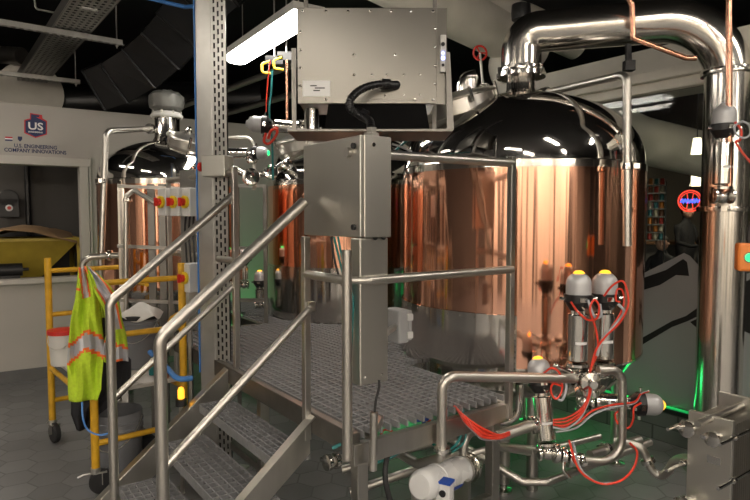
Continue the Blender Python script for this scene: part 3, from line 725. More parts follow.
# grey latch box on the rear side, at the tank panel
p = W(397, 325, 2.62)
t = thing('junction_box', 'small light grey junction box behind the cable duct against the tank panel', 'junction box', p-UP*.08)
MB().box(p, (.06, .10, .15), BAS).build('body', M['boxgrey'], t, smooth=False, bev=.008)
MB().box(p+D1*.042-D2*.0, (.02, .09, .135), BAS).build('lid', M['boxgrey'], t, smooth=False, bev=.006)
for z in (-.04, .04): MB().box(p+D1*.03-D2*.055+UP*z, (.03, .012, .03), BAS).build('latch', M['greybox'], t, smooth=False, bev=.003)
MB().bar(p, cc+D1*.13+D2*.06+UP*p.z, .02, .02).build('mounting_arm', M['steel'], t, smooth=False)

# ---- strut column left of the deck
ca = W(199, 217, 3.42); ca.z = 0
col = thing('strut_column', 'tall grey steel column with a slotted strut face left of the deck', 'column', ca+Vector((.09, .05, 0)))
RC = Matrix.Rotation(math.radians(-16), 3, 'Z')
def cpnt(x, y, z): return ca + RC @ Vector((x, y, 0)) + UP*z
mb = MB(); mb.box(cpnt(.045, .05, CEIL/2), (.10, .10, CEIL-.002), RC); mb.build('post', M['galv'], col, smooth=False, bev=.003)
mb = MB()   # slotted face built as strips with real slots between
x0, wv = .096, .098
for xx in (.0, .026, .052, .078): mb.box(cpnt(x0+.007+xx, .0, CEIL/2), (.014, .004, CEIL-.002), RC)
z = .05; k = 0
while z < CEIL-.05:
    for j in range(3):
        zz = z + (.025 if j == 1 else 0); mb.box(cpnt(x0+.02+.026*j, .0, zz), (.014, .004, .018), RC)
    z += .05
mb.build('slotted_face', M['galv'], col, smooth=False)
mb = MB(); mb.box(cpnt(x0+.046, .016, CEIL/2), (.088, .004, CEIL-.002), RC); mb.build('slot_shade_sheet', M['dark'], col, smooth=False)  # black sheet standing in for the shade inside the slots
mb = MB(); mb.box(cpnt(-.009, .0, 1.95), (.006, .012, 2.7), RC); mb.build('blue_film_edge', M['bluefilm'], col, smooth=False)
mb = MB(); mb.box(cpnt(.10, .05, .006), (.26, .18, .012), RC); mb.build('base_plate', M['galv'], col, smooth=False)
# e-stop box on the column
ez = W(217, 167, 3.35).z
p = cpnt(.165, -.065, ez)
t = thing('emergency_stop', 'stainless box with a red emergency stop button high on the slotted column', 'emergency stop', p-UP*.06)
mb = MB(); mb.box(p, (.145, .10, .115), RC); mb.build('box', M['ductsteel'], t, smooth=False, bev=.004)
b0 = p - RC@Vector((.073, 0, 0)); rc = RC@Vector((-1, -.25, 0))
mb = MB(); mb.cyl(b0, b0+RC@Vector((-.010, 0, 0)), .028, 20); mb.build('yellow_ring', M['black'], t)
mb = MB(); mb.cyl(b0, b0+RC@Vector((-.03, 0, 0)), .014, 20); mb.lathe([(.014, .0), (.026, .006), (.026, .02), (1e-6, .03)], b0+RC@Vector((-.02, 0, 0)), RC@Vector((-1, 0, 0)), 20); mb.build('push_button', M['redknob'], t)
# rotary disconnects on a plate
def disconnect(px, py, Y, lab, s=1.0):
    p = W(px, py, Y); t = thing('disconnect_switch', lab, 'switch', p-UP*.09*s, 'grey rotary disconnects left of the column' if 0 else None)
    R_ = Matrix.Rotation(math.radians(-38), 3, 'Z'); fr = R_ @ Vector((0, -1, 0)); 
    MB().box(p-fr*.06*s, (.085*s, .12*s, .17*s), R_).build('enclosure', M['greybox'], t, smooth=False, bev=.006)
    MB().cyl(p, p+fr*.014*s, .037*s, 20).build('yellow_plate', M['yellowknob'], t)
    mb = MB(); mb.cyl(p+fr*.014*s, p+fr*.035*s, .022*s, 16); mb.box(p+fr*.04*s, (.012*s, .016*s, .05*s), R_); mb.build('rotary_knob', M['redknob'], t)
    return t
for i, (x, lab) in enumerate(((160, 'grey switch box with red rotary knob, leftmost of the three in a row'), (172.5, 'grey switch box with red rotary knob, middle of the three in a row'), (184, 'grey switch box with red rotary knob, beside the blue edged column'))):
    disconnect(x+1.5, 202, 3.60-.05*i, lab)
disconnect(185, 278, 3.45, 'grey switch box with red rotary knob mounted low, below the row of three')
p = W(189, 225, 3.62); t = thing('mounting_plate', 'grey steel plate carrying the switch boxes left of the column', 'plate', p+Vector((0, 0, -1.2)))
RR = Matrix.Rotation(math.radians(-38), 3, 'Z')
MB().box(W(189, 250, 3.70), (.16, .008, 1.0), RR).build('plate', M['galv'], t, smooth=False)
MB().bar(Vector((W(189, 250, 3.72).x, W(189, 250, 3.72).y, .0)), Vector((W(189, 250, 3.72).x, W(189, 250, 3.72).y, 1.2)), .04, .02).build('stand', M['galv'], t, smooth=False)
for i, x in enumerate((186, 190, 194)):
    tag(MB().tube(curve([W(x, 214, 3.55), W(x-1, 232, 3.6), W(x+1, 262, 3.52)]), .006, 0, 8).build('cable', M['rubber']), 'short black cable hanging below the row of three switch boxes', 'cable', 'black cables below the switch boxes')

# ================================================================== riveted steel box on its shelf
BY = 2.72
bl, br_ = W(297, 8, BY), W(437, 9, BY); zb, zt_ = W(367, 104, BY).z, W(367, 8, BY).z
t = thing('equipment_box', 'large riveted stainless steel box high above the platform with a black hose on its face', 'steel box', Vector(((bl.x+br_.x)/2, BY+.15, zb)))
X0, X1 = bl.x, br_.x; DP = .30
MB().box(((X0+X1)/2, BY+.01+DP/2, (zb+zt_)/2), (X1-X0-.01, DP, zt_-zb-.01)).build('body', M['sheet'], t, smooth=False)
cov = MB().box(((X0+X1)/2, BY, (zb+zt_)/2), (X1-X0, .012, zt_-zb)).build('front_cover', M['sheet'], t, smooth=False, bev=.003)
def rv(px, py, par=cov): 
    p = W(px, py, BY-.006); MB().dome(p, .0075, .005, (0, -1, 0), 8).build('rivet', M['steel_shiny'], par)
for x in (303, 326, 348, 370, 391, 411, 433): rv(x, 11.5)
for y in (32, 50, 68, 86): rv(300.5, y)
for x in (326, 415, 433): rv(x, 99.5)
for y in (29, 47, 66, 84): rv(435, y)
for x, y in ((354, 55), (395, 55), (354, 75), (372, 75), (387, 75), (404, 75), (420, 75), (385, 96), (404, 95), (420, 95), (372, 90)): rv(x, y)
MB().box(W(395.5, 87, BY-.008), (.25, .004, .115)).build('access_plate', M['sheet'], cov, smooth=False)
o = MB().box(W(316.5, 88.5, BY-.0075), (.125, .002, .070)).build('rating_label', M['label'], t, smooth=False)
mb = MB()
for dy, w_ in ((-2.8, .03), (-.5, .045), (2.0, .03)): mb.box(W(316+random.uniform(-4, 4), 88.5+dy, BY-.0092), (w_, .001, .005))
mb.build('label_print', M['ductblack'], o, smooth=False)
MB().box(((X1+W(447, 9, BY).x)/2, BY+.004, (zb+zt_)/2), (W(447, 9, BY).x-X1, .004, zt_-zb)).build('side_flange', M['sheet'], t, smooth=False)
sw = MB().box(W(443, 54, BY-.012), (.026, .024, .165)).build('switch_strip', M['white'], t, smooth=False, bev=.003)
mb = MB(); mb.cyl(W(443, 58, BY-.024), W(443, 58, BY-.028), .008, 12); mb.cyl(W(443, 53, BY-.024), W(443, 53, BY-.028), .006, 12); mb.build('blue_light', M['blueled'], sw)
mb = MB(); mb.cyl(W(443, 44, BY-.024), W(443, 44, BY-.029), .009, 12); mb.cyl(W(443, 65, BY-.024), W(443, 65, BY-.03), .007, 12); mb.build('black_button', M['black'], sw)
# shelf
zs = W(370, 131, BY).z; s0, s1 = W(288, 130, BY), W(452, 130, BY)
sh = thing('equipment_shelf', 'thin stainless shelf frame with bracket arms carrying the riveted box', 'shelf', Vector(((s0.x+s1.x)/2, BY+.15, zs-.02)))
MB().box(((s0.x+s1.x)/2, BY+.14, zs), (s1.x-s0.x, .34, .013)).build('shelf_plate', M['frame'], sh, smooth=False, bev=.002)
MB().bar(Vector((W(293.5, 50, BY).x, BY+.01, W(293, 48, BY).z)), Vector((W(293.5, 50, BY).x, BY+.01, zs)), .018, .02).build('left_bracket', M['frame'], sh, smooth=False)
mb = MB(); mb.prism([W(446, 52, BY-.03), W(450, 52, BY-.03), W(454, 130, BY-.03), W(447, 130, BY-.03)], (0, .012, 0)); mb.build('right_bracket', M['frame'], sh, smooth=False)
for x in (-.05, .05): MB().bar(Vector((cc.x+D1.x*.07+x, cc.y+.32, cz0)), Vector((cc.x+D1.x*.07+x, cc.y+.62, zs-.008)), .03, .03).build('support_arm', M['steel'], sh, smooth=False)
for (x, y) in ((W(440, 130, BY).x, BY+.27), (W(300, 130, BY).x, BY+.27)):
    MB().bar(Vector((x, y, zs)), Vector((x, y, CEIL)), .02, .02).build('hanger_post', M['frame'], sh, smooth=False)
# spacers between shelf and box
for px, r, lab in ((312, .031, 'shiny round spacer foot under the left end of the riveted box'),):
    p = W(px, 130, BY+.08); tag(MB().lathe([(r+.006, 0), (r+.006, .006), (r, .01), (r, zb-zs-.012)], Vector((p.x, BY+.1, zs+.011)), UP, 28).build('spacer_foot', M['steel_shiny']), lab, 'spacer')
mb = MB(); z0 = zs+.011; z1 = zb+.004
xa, xb, xc, xd = W(322, 0, BY+.06).x, W(432, 0, BY+.06).x, W(340, 0, BY+.06).x, W(424, 0, BY+.06).x
mb.add([(xa, BY+.12, z0), (xb, BY+.12, z0), (xb-.03, BY+.03, z1), (xa+.03, BY+.03, z1), (xa, BY+.28, z0), (xb, BY+.28, z0), (xb-.03, BY+.28, z1), (xa+.03, BY+.28, z1)], [(0,1,2,3),(5,4,7,6),(4,0,3,7),(1,5,6,2),(3,2,6,7),(4,5,1,0)])
tag(mb.build('air_duct_hood', M['ductblack'], smooth=False), 'dark sloping metal hood wedged between the riveted box and its shelf', 'hood')
# black conduit loop
ha, hb = W(394, 85, BY-.03), W(374, 128, 2.50)
t = thing('flexible_conduit', 'black corrugated hose looping from the riveted box down to the cabinet top', 'conduit', hb)
pts = curve([W(388, 84, BY-.06), W(374, 85, BY-.10), W(360, 90, BY-.14), W(351, 99, BY-.18), W(350, 108, BY-.20), W(358, 114, BY-.215), W(365, 118, BY-.26), W(370, 122, BY-.34), W(371, 130, BY-.42)], 12)
n_ = len(pts)
MB().tube(pts, lambda s: .0165+.0016*math.sin(s*190), 0, 14).build('corrugated_hose', M['hose'], t)
mb = MB(); mb.cyl(W(382, 84, BY-.055), W(390, 84.5, BY-.045), .024, 16); mb.cyl(W(389, 85, BY-.045), W(396, 85, BY-.035), .018, 16); mb.sph(W(396, 85, BY-.02), .020, 12); mb.build('hose_connector', M['hose'], t)
mb = MB(); mb.cyl(W(361, 114, BY-.215), W(367, 117, BY-.22), .025, 16); mb.build('lower_connector', M['hose'], t)
g = cc+D1*.085+D2*.045; mb = MB(); mb.lathe([(.034, 0), (.034, .012), (.022, .016), (.022, .035)], Vector((g.x, g.y, cz1+.001)), UP, 6); mb.build('gland_nut', M['steel'], t, smooth=False)
# ================================================================== actuated valves
def valve(base, ax, label, s=1.0, lamp='amber', side=None, cyl=.20, tagplate=True):
    base = Vector(base); ax = Vector(ax).normalized(); t = thing('actuated_valve', label, 'valve', base)
    if side is None: side = Vector((0, -1, 0))
    side = (Vector(side)-ax*Vector(side).dot(ax)).normalized(); oth = ax.cross(side)
    P = lambda a, x=0, y=0: base + ax*(a*s) + side*(x*s) + oth*(y*s)
    mb = MB(); mb.sph(P(0), .036*s, 16); mb.lathe([(.03*s, 0), (.046*s, .004*s), (.046*s, .016*s), (.03*s, .02*s)], P(.028), ax, 24)
    mb.lathe([(.026*s, -.05*s), (.038*s, -.046*s), (.038*s, -.036*s), (.026*s, -.03*s)], P(0), oth, 20); mb.lathe([(.026*s, .03*s), (.038*s, .036*s), (.038*s, .046*s), (.026*s, .05*s)], P(0), oth, 20)
    mb.build('valve_body', M['steel_shiny'], t)
    c0 = .055
    mb = MB(); mb.lathe([(.036*s, 0), (.043*s, .004*s), (.043*s, cyl*s), (.036*s, (cyl+.004)*s)], P(c0), ax, 28); cy = mb.build('actuator_cylinder', M['steel_shiny'], t)
    if tagplate: MB().lathe([(.0437*s, 0), (.0437*s, .012*s)], P(c0+cyl*.38), ax, 12, math.radians(-30), math.radians(40), Matrix((side, ax.cross(side), ax)).transposed()).build('name_tag', M['label'], cy)
    k = c0+cyl
    mb = MB(); mb.cyl(P(k), P(k+.022), .024*s, 16)
    for q in (.6, 2.2, 3.8, 5.2): mb.cyl(P(k, .03*math.cos(q), .03*math.sin(q)), P(k+.024, .03*math.cos(q), .03*math.sin(q)), .006*s, 8)
    mb.build('yoke', M['steel_shiny'], t)
    MB().lathe([(.030*s, .018*s), (.036*s, .02*s), (.056*s, .052*s), (.060*s, .056*s), (.060*s, .088*s), (.054*s, .09*s)], P(k), ax, 28).build('black_collar', M['black'], t)
    MB().box(P(k+.07, .058), (.03*s, .016*s, .018*s), Matrix((oth, side, ax)).transposed()).build('tube_port', M['steel_shiny'], t)
    for e in (((k+.07, .0, -.055), (k+.07, 0, -.082)), ((k+.045, .035, .0), (k+.03, .062, .01)), ((k+.07, 0, .055), (k+.07, 0, .08))):
        MB().cyl(P(*e[0]), P(*e[1]), .008*s, 10).build('tube_port', M['steel_shiny'], t)
    pr = [(.053*s, .09*s), (.053*s, .135*s)] + [(.053*s*math.cos(a), .135*s+.048*s*math.sin(a)) for a in [i/8*math.radians(66) for i in range(1, 9)]]
    MB().lathe(pr, P(k), ax, 32).build('sensor_dome', M['valvehead'], t)
    MB().lathe([(.024*s, .176*s), (.024*s, .182*s), (.014*s, .190*s), (1e-6, .192*s)], P(k), ax, 20).build('signal_lamp', M[lamp], t)
    return t
valve(W(577, 373, 2.70), UP, 'tall upright valve with silver head, left of the pair before the large tank', 1.07)
valve(W(603, 371, 2.82), UP, 'tall upright valve with silver head, right of the pair before the large tank', 1.10)
valve(W(548, 452, 2.66), W(537, 352, 2.74)-W(548, 452, 2.66), 'low upright valve with amber lamp behind the horizontal pipe, left of the tall pair', .98)
valve(W(583, 401, 2.90), W(662, 405, 2.86)-W(583, 401, 2.90), 'valve lying on its side with its silver head pointing right near the floor', .99, cyl=.15)
valve(W(722, 196, 3.15), UP, 'upright valve with silver head mounted in front of the thick chrome stack', 1.10, cyl=.20, lamp='valvehead')
valve(W(303, 128, 3.9), W(252, 124, 3.85)-W(303, 128, 3.9), 'valve lying on its side with silver head pointing left below the strip light', .98, cyl=.13, tagplate=False, lamp='valvehead')
valve(W(222, 153, 4.1), W(270, 153, 4.05)-W(222, 153, 4.1), 'dark valve with green lamp pointing right, beside the slotted column', .8, cyl=.18, tagplate=False, lamp='greenled')
valve(W(244, 285, 4.9), UP, 'small upright valve with green lamp, seen low between column and middle tank', .85, cyl=.12, tagplate=False, lamp='greenled')
valve(W(260, 305, 4.9), UP, 'small upright valve with yellow lamp, just left of the middle copper tank', .85, cyl=.10, tagplate=False)
# ================================================================== pipework
def clamp(mb, p, ax, r=.022):
    ax = Vector(ax).normalized(); mb.lathe([(r, -.014), (r+.014, -.010), (r+.015, 0), (r+.014, .010), (r, .014)], p, ax, 20)
    B = basis(ax); e = Vector(p)+B@Vector((r+.018, 0, 0)); mb.box(e, (.018, .016, .022), B)
def pipe(name, pts, r, bend, lab, cat='pipe', m='steel_pipe', clamps=(), n=16, group=None, sub='tube_run'):
    pts = [Vector(p) for p in pts]; t = thing(name, lab, cat, pts[0], group)
    MB().tube(pts, r, bend, n, seg=8).build(sub, M[m], t)
    for (p, ax) in clamps:
        mb = MB(); clamp(mb, p, ax, r); mb.build('pipe_clamp', M['steel_shiny'], t)
    return t
a = W(442, 449, 2.42)
pipe('process_pipe', [W(366, 434, 2.8), W(418, 464, 2.52), W(442, 457, 2.42), W(442, 376, 2.42), W(588, 379, 2.68)], .0215, .055, 'stainless pipe rising before the deck then running level to the tall valve pair', clamps=[(a, UP), (W(575, 379, 2.66), W(588, 379, 2.68)-W(442, 376, 2.42))])
pipe('process_pipe', [W(598, 370, 2.68), W(622, 370, 2.70), W(622, 464, 2.70), W(572, 459, 2.66)], .0205, .11, 'stainless pipe bending down at right of the valve pair and back left near the floor', clamps=[(W(580, 460, 2.665), W(572, 459, 2.66)-W(622, 464, 2.70))])
t = thing('pipe_cross', 'shiny round clamped fitting where the level pipe meets the tall valves', 'fitting', W(590, 382, 2.64))
mb = MB(); mb.sph(W(590, 382, 2.64), .042, 20); mb.build('fitting_body', M['steel_shiny'], t)
mb = MB(); clamp(mb, W(590, 374, 2.66), UP, .034); mb.build('clamp_ring', M['steel_shiny'], t)
mb = MB(); clamp(mb, W(590, 392, 2.64), UP, .028); mb.build('clamp_ring', M['steel_shiny'], t)
mb = MB(); mb.lathe([(.02, 0), (.044, .004), (.044, .014), (.02, .02), (.018, .05)], W(590, 382, 2.62), (0, -1, 0), 20); mb.build('sight_cap', M['steel_shiny'], t)
mb = MB(); mb.tube([W(590, 381, 2.66), W(570, 372, 2.66), W(556, 366, 2.64)], .008, .02, 8); mb.sph(W(556, 366, 2.64), .014, 10); mb.build('handle', M['steel_shiny'], t)
mb = MB(); mb.tube([W(577, 388, 2.68), W(590, 398, 2.68), W(603, 388, 2.75)], .016, .03, 10); mb.build('bridge_pipe', M['steel_shiny'], t)
t = thing('pipe_coupling', 'cluster of shiny clamps joining the low valve to the return pipe', 'fitting', W(562, 456, 2.62))
for x, y, r in ((556, 453, .030), (563, 455, .024), (570, 458, .028)):
    mb = MB(); clamp(mb, W(x, y, 2.64), (1, 0, -.12), r); mb.build('clamp_ring', M['steel_shiny'], t)
mb = MB(); mb.cyl(W(548, 452, 2.65), W(578, 459, 2.65), .022, 16); mb.build('coupling_tube', M['steel_shiny'], t)
mb = MB(); mb.tube([W(565, 456, 2.62), W(563, 470, 2.60), W(570, 478, 2.6)], .007, .02, 8); mb.build('handle', M['steel_shiny'], t)
pipe('process_pipe', [W(590, 455, 2.85), W(617, 446, 2.95), W(640, 440, 3.0)], .024, .03, 'short stainless pipe rising to the right behind the bent return pipe', clamps=[(W(606, 450, 2.91), W(617, 446, 2.95)-W(590, 455, 2.85))])
pipe('process_pipe', [W(497, 437, 2.62), W(541, 422, 2.70)], .026, 0, 'thick short stainless pipe sloping up to the low upright valve under the deck', clamps=[(W(533, 425, 2.68), W(541, 422, 2.70)-W(497, 437, 2.62))])
pipe('drain_pipe', [W(440, 432, 3.1), W(523, 482, 2.95), W(547, 482, 2.95), W(650, 442, 3.25)], .021, .07, 'bent stainless drain pipe running round the tank leg close to the floor')
pipe('drain_pipe', [W(455, 458, 3.0), W(500, 446, 3.05), W(545, 450, 3.1), W(600, 436, 3.2)], .018, .05, 'thin stainless drain pipe crossing behind the platform leg')
pipe('drain_pipe', [W(463, 462, 2.62), W(464, 434, 2.62), W(482, 430, 2.7), W(497, 446, 2.8), W(530, 452, 2.9)], .019, .06, 'stainless pipe arching up from the white pump behind the platform leg')
pipe('drain_pipe', [W(478, 424, 3.0), W(518, 420, 3.0), W(520, 384, 3.0)], .024, .08, 'dark stainless elbow pipe dropping from the large tank beside its leg', m='panel')
pipe('drain_pipe', [W(342, 470, 2.9), W(400, 452, 2.95), W(455, 436, 3.0)], .021, 0, 'upper of two stainless pipes lying under the platform')
pipe('drain_pipe', [W(350, 492, 2.75), W(420, 468, 2.8), W(470, 452, 2.85)], .021, 0, 'lower of two stainless pipes lying under the platform')
d_ = W(372, 452, 2.6)-W(326, 463, 2.45)
pipe('pipe_stub', [W(326, 463, 2.45), W(372, 452, 2.6)], .020, 0, 'open ended stainless pipe stub poking out left under the platform corner', clamps=[(W(336, 460.5, 2.48), d_), (W(328, 462.5, 2.456), d_)])
q = [(613, 440, 2.8), (630, 443, 2.78), (642, 449, 2.76), (648, 461, 2.75), (653, 471, 2.74), (661, 475.5, 2.72), (668, 471, 2.68), (674, 462, 2.60), (682, 458.5, 2.50), (692, 459, 2.42)]
pipe('process_pipe', curve([W(*c) for c in q], 5), .0195, 0, 'S shaped stainless pipe low on the right, leading to the plate heat exchanger', clamps=[(W(648, 461, 2.75), W(653, 471, 2.74)-W(642, 449, 2.76))])
# tank A's stout leg that shows beside the valves
pipe('support_column', [W(532, 505, 3.2), W(532, 384, 3.2)], .032, 0, 'stout upright stainless support under the large tank', 'support', m='steel')
# copper pipes at top right
pipe('copper_pipe', [W(729, -12, 3.12), W(729, 188, 3.12), W(722, 192, 3.12)], .016, .03, 'upright copper pipe in front of the thick chrome stack', m='copper_pipe', sub='copper_tube')
pipe('copper_pipe', [W(624, -10, 3.35), W(632, 4, 3.35), W(633, 38, 3.35), W(686, 58, 3.30), W(697, 58, 3.28)], .015, .02, 'thin copper pipe dropping from the ceiling and bending right below the stack', m='copper_pipe', sub='copper_tube')
pipe('copper_pipe', [W(287, 60, 4.2), W(287, 121, 4.2)], .010, 0, 'thin copper pipe hanging just left of the riveted box', m='copper_pipe', sub='copper_tube')
# hanger bracket in green light
# ================================================================== tubing
def hose(pts, r, m, lab, n=6, group=None, cat='tube', name='air_tube'):
    return tag(MB().tube(curve([W(*p) for p in pts], n), r, 0, 8).build(name, M[m]), lab, cat, group)
hose([(571, 302, 2.60), (578, 312, 2.56), (588, 320, 2.56), (597, 318, 2.58), (599, 306, 2.6), (594, 300, 2.62), (590, 310, 2.6), (596, 330, 2.6), (598, 350, 2.6), (592, 366, 2.6)], .0047, 'red', 'red air tube looping between the heads of the tall valve pair')
hose([(604, 296, 2.70), (612, 286, 2.68), (622, 281, 2.66), (627, 290, 2.66), (628, 306, 2.64), (620, 322, 2.62), (606, 336, 2.60), (596, 350, 2.58), (590, 372, 2.58)], .0047, 'red', 'red air tube arching over the right head of the tall valve pair')
hose([(620, 302, 2.68), (616, 300, 2.68), (617, 290, 2.68), (622, 290, 2.68), (624, 300, 2.68), (621, 312, 2.66), (610, 330, 2.62), (600, 345, 2.6), (594, 362, 2.6)], .0047, 'red', 'red air tube coiled at the right of the tall valve pair')
hose([(588, 300, 2.62), (594, 316, 2.60), (601, 316, 2.62), (600, 304, 2.64)], .006, 'greytube', 'short grey tube looped between the tall valve heads')
hose([(618, 304, 2.66), (624, 312, 2.65), (614, 326, 2.62), (602, 340, 2.6), (597, 356, 2.58)], .0065, 'greytube', 'grey tube running down beside the red tubes at the right tall valve')
hose([(544, 373, 2.66), (552, 368, 2.62), (560, 374, 2.62), (562, 390, 2.62), (556, 399, 2.6), (551, 392, 2.6), (553, 384, 2.6), (562, 386, 2.62)], .0047, 'red', 'red tube looping beside the head of the low upright valve')
hose([(554, 374, 2.64), (566, 384, 2.64), (562, 400, 2.62), (554, 396, 2.62)], .006, 'greytube', 'grey tube looping beside the head of the low upright valve')
for i, dy in enumerate((0, 3.5, 7, 10.5)):
    hose([(553, 420+dy*.7, 2.58), (566, 418+dy, 2.56), (580, 410+dy*.8, 2.55), (588, 398+dy*.4, 2.56), (590+i, 386, 2.6)], .0047, 'red' if i < 3 else 'greytube', ['uppermost red tube of the bundle fanning below the clamped fitting', 'middle red tube of the bundle fanning below the clamped fitting', 'lowest red tube of the bundle fanning below the clamped fitting', 'grey tube under the red bundle below the clamped fitting'][i])
for i, dy in enumerate((0, 4)):
    hose([(556, 428+dy, 2.6), (576, 424+dy, 2.6), (592, 411+dy, 2.62), (612, 405+dy*.6, 2.65), (634, 402+dy*.3, 2.72), (641, 394, 2.74), (649, 391, 2.72)], .0047, ('red', 'greytube')[i], ('long red tube running right to the head of the valve lying on its side', 'long grey tube running right to the valve lying on its side')[i])
hose([(641, 403, 2.72), (634, 408, 2.7), (633, 420, 2.7), (628, 428, 2.7), (619, 425, 2.7), (615, 415, 2.7), (620, 410, 2.7)], .0047, 'red', 'red tube ring hanging from the valve lying on its side')
hose([(569, 440, 2.6), (577, 466, 2.58), (588, 478, 2.56), (604, 484, 2.55), (622, 480, 2.55), (634, 467, 2.57), (637, 452, 2.6), (630, 443, 2.65)], .0052, 'red', 'big red tube loop hanging near the floor round the return pipe')
hose([(573, 442, 2.63), (580, 468, 2.6), (596, 482, 2.58), (612, 483, 2.58)], .006, 'greytube', 'grey tube hanging beside the big red loop near the floor')
for i in range(6):
    o = (i-2.5)*1.5; m_ = 'greytube' if i == 5 else 'red'; k = (0, .03, -.02, .02, -.03, .03)[i]
    hose([(453+i*1.2, 408+o*.9, 2.62+k), (463+i*.5, 419+o, 2.47+k), (476, 429+o*1.1, 2.45+k), (488-i, 435+o, 2.47+k), (500, 437+o*.5, 2.55+k), (512, 433+o*.4, 2.64), (530, 430+o*.3, 2.75)], .006, m_, 'red tube in the thick bundle emerging from under the deck' if i < 5 else 'grey tube beneath the thick red bundle emerging from under the deck', group='red tubes in the thick bundle' if i < 5 else None)
hose([(380, 438, 2.5), (384, 430, 2.5), (393, 432, 2.5), (396, 440, 2.5), (388, 443, 2.5), (378, 439, 2.5), (392, 440, 2.5), (410, 434, 2.55), (424, 426, 2.6), (432, 418, 2.7)], .005, 'red', 'red tube coiled under the front edge of the deck')
hose([(420, 428, 2.6), (400, 438, 2.45), (389, 452, 2.35), (385, 474, 2.3), (390, 500, 2.3), (398, 516, 2.35)], .012, 'rubber', 'thick black cable looping down to the white pump', cat='cable', name='power_cable')
hose([(455, 412, 2.6), (461, 424, 2.58), (460, 438, 2.56), (450, 449, 2.56), (436, 446, 2.6), (426, 436, 2.6)], .006, 'teal', 'teal tube looping behind the upright process pipe')
hose([(462, 408, 2.66), (466, 424, 2.62), (464, 442, 2.6), (452, 452, 2.6)], .005, 'teal', 'second teal tube curving behind the upright process pipe')
hose([(378, 462, 2.5), (390, 458, 2.5), (400, 452, 2.52)], .006, 'teal', 'short teal tube under the deck by the conduit stub')
hose([(742, 121, 2.98), (749, 125, 2.98), (750, 134, 2.98), (744, 138, 2.98), (736, 134, 2.98), (735, 126, 2.98), (742, 121.5, 3.0)], .005, 'greytube', 'grey tube ring beside the valve on the chrome stack')
hose([(735, 122, 3.02), (741, 130, 3.0), (740, 140, 3.0), (736, 142, 3.0), (742, 152, 2.98), (752, 164, 2.95)], .0055, 'red', 'red tube running right from the valve on the chrome stack')
hose([(270, 60, 3.9), (267, 90, 3.88), (266, 112, 3.86)], .0047, 'red', 'red tube hanging down to the sideways valve below the strip light')
hose([(272, 70, 3.9), (271, 92, 3.88), (269, 112, 3.86), (272, 140, 3.86), (273, 180, 3.86)], .007, 'teal', 'teal tube hanging beside the red tube below the strip light')
hose([(266, 133, 3.8), (264, 141, 3.8), (268, 144, 3.8), (273, 140, 3.8), (277, 133, 3.8), (276, 129, 3.8), (271, 131, 3.8), (268, 139, 3.8)], .009, 'red', 'red coil of tube under the sideways valve')
hose([(396, 150, 3.2), (405, 142, 3.2), (412, 136, 3.1), (424, 133, 3.0)], .007, 'greenlampless' if 0 else 'teal', 'green tube curving over the middle tank right of the cabinet')
hose([(392, 144, 3.2), (404, 148, 3.2), (412, 152, 3.2)], .006, 'label', 'white tube crossing over the middle tank right of the cabinet')
# blue valve handle below the deck
t = thing('ball_valve', 'small ball valve with blue handle tucked under the deck edge', 'valve', W(424, 428, 2.75))
mb = MB(); mb.sph(W(424, 428, 2.75), .022, 12); mb.cyl(W(416, 430, 2.75), W(434, 427, 2.75), .016, 12); mb.build('valve_body', M['steel_shiny'], t)
mb = MB(); mb.bar(W(416, 420, 2.72), W(432, 418, 2.72), .03, .012); mb.cyl(W(424, 428, 2.75), W(424, 419, 2.72), .008, 8); mb.build('blue_handle', M['blue'], t)
# ================================================================== pump
pa, pb = W(421, 486, 2.30), W(464, 469, 2.60); ax = (pb-pa).normalized(); L = (pb-pa).length
pump = thing('pump', 'white electric pump motor with blue label lying at the foot of the platform', 'pump', Vector((pa.x, pa.y+.1, .002)))
r_ = .063
MB().lathe([(1e-6, -.012), (r_*.75, -.012), (r_*.93, .0), (r_, .02), (r_, L*.30), (r_+.003, L*.30+.003), (r_+.003, L*.34), (r_, L*.34+.003), (r_, L*.82), (r_*.98, L*.9), (r_*.7, L*.96)], pa, ax, 40).build('motor_housing', M['motor'], pump)
Rx = Matrix((basis(ax).col[0], basis(ax).col[1], ax)).transposed(); sdv = ax.cross(UP).normalized()
ref = Matrix((UP.cross(ax).cross(ax).normalized()*-1, ax.cross(UP.cross(ax).cross(ax).normalized()*-1), ax)).transposed()
ref = Matrix((sdv, ax.cross(sdv), ax)).transposed()
MB().lathe([(r_+.002, L*.42), (r_+.002, L*.72)], pa, ax, 14, math.radians(22), math.radians(78), ref).build('blue_label', M['blue'], pump)
MB().lathe([(r_+.003, L*.50), (r_+.003, L*.64)], pa, ax, 8, math.radians(44), math.radians(54), ref).build('label_mark', M['printwhite'], pump)
MB().lathe([(r_+.002, L*.18), (r_+.002, L*.38)], pa, ax, 6, math.radians(84), math.radians(104), ref).build('red_label', M['printred'], pump)
mb = MB(); mb.lathe([(r_*.55, 0), (r_*.98, .002), (r_*.98, .018), (r_*.6, .02), (r_*.5, .05), (r_*.8, .055), (r_*.84, .10), (r_*.5, .125), (.024, .13), (.024, .17)], pa+ax*(L*.95), ax, 32); mb.build('pump_head', M['steel_shiny'], pump)
mb = MB(); clamp(mb, pa+ax*(L*.95+.06), ax, r_*.82); mb.build('head_clamp', M['steel_shiny'], pump)
jb = W(445, 491, 2.31)
j = MB().box(jb, (.060, .05, .075), Matrix.Rotation(-.5, 3, 'Z')).build('terminal_box', M['motor'], pump, smooth=False, bev=.004)
RB = Matrix.Rotation(-.5, 3, 'Z')
MB().box(jb+UP*.041, (.063, .053, .009), RB).build('blue_lid', M['blue'], j, smooth=False)
mb = MB(); f = RB@Vector((0, -1, 0)); mb.cyl(jb+f*.025, jb+f*.030, .014, 20); mb.build('dial', M['black'], j)
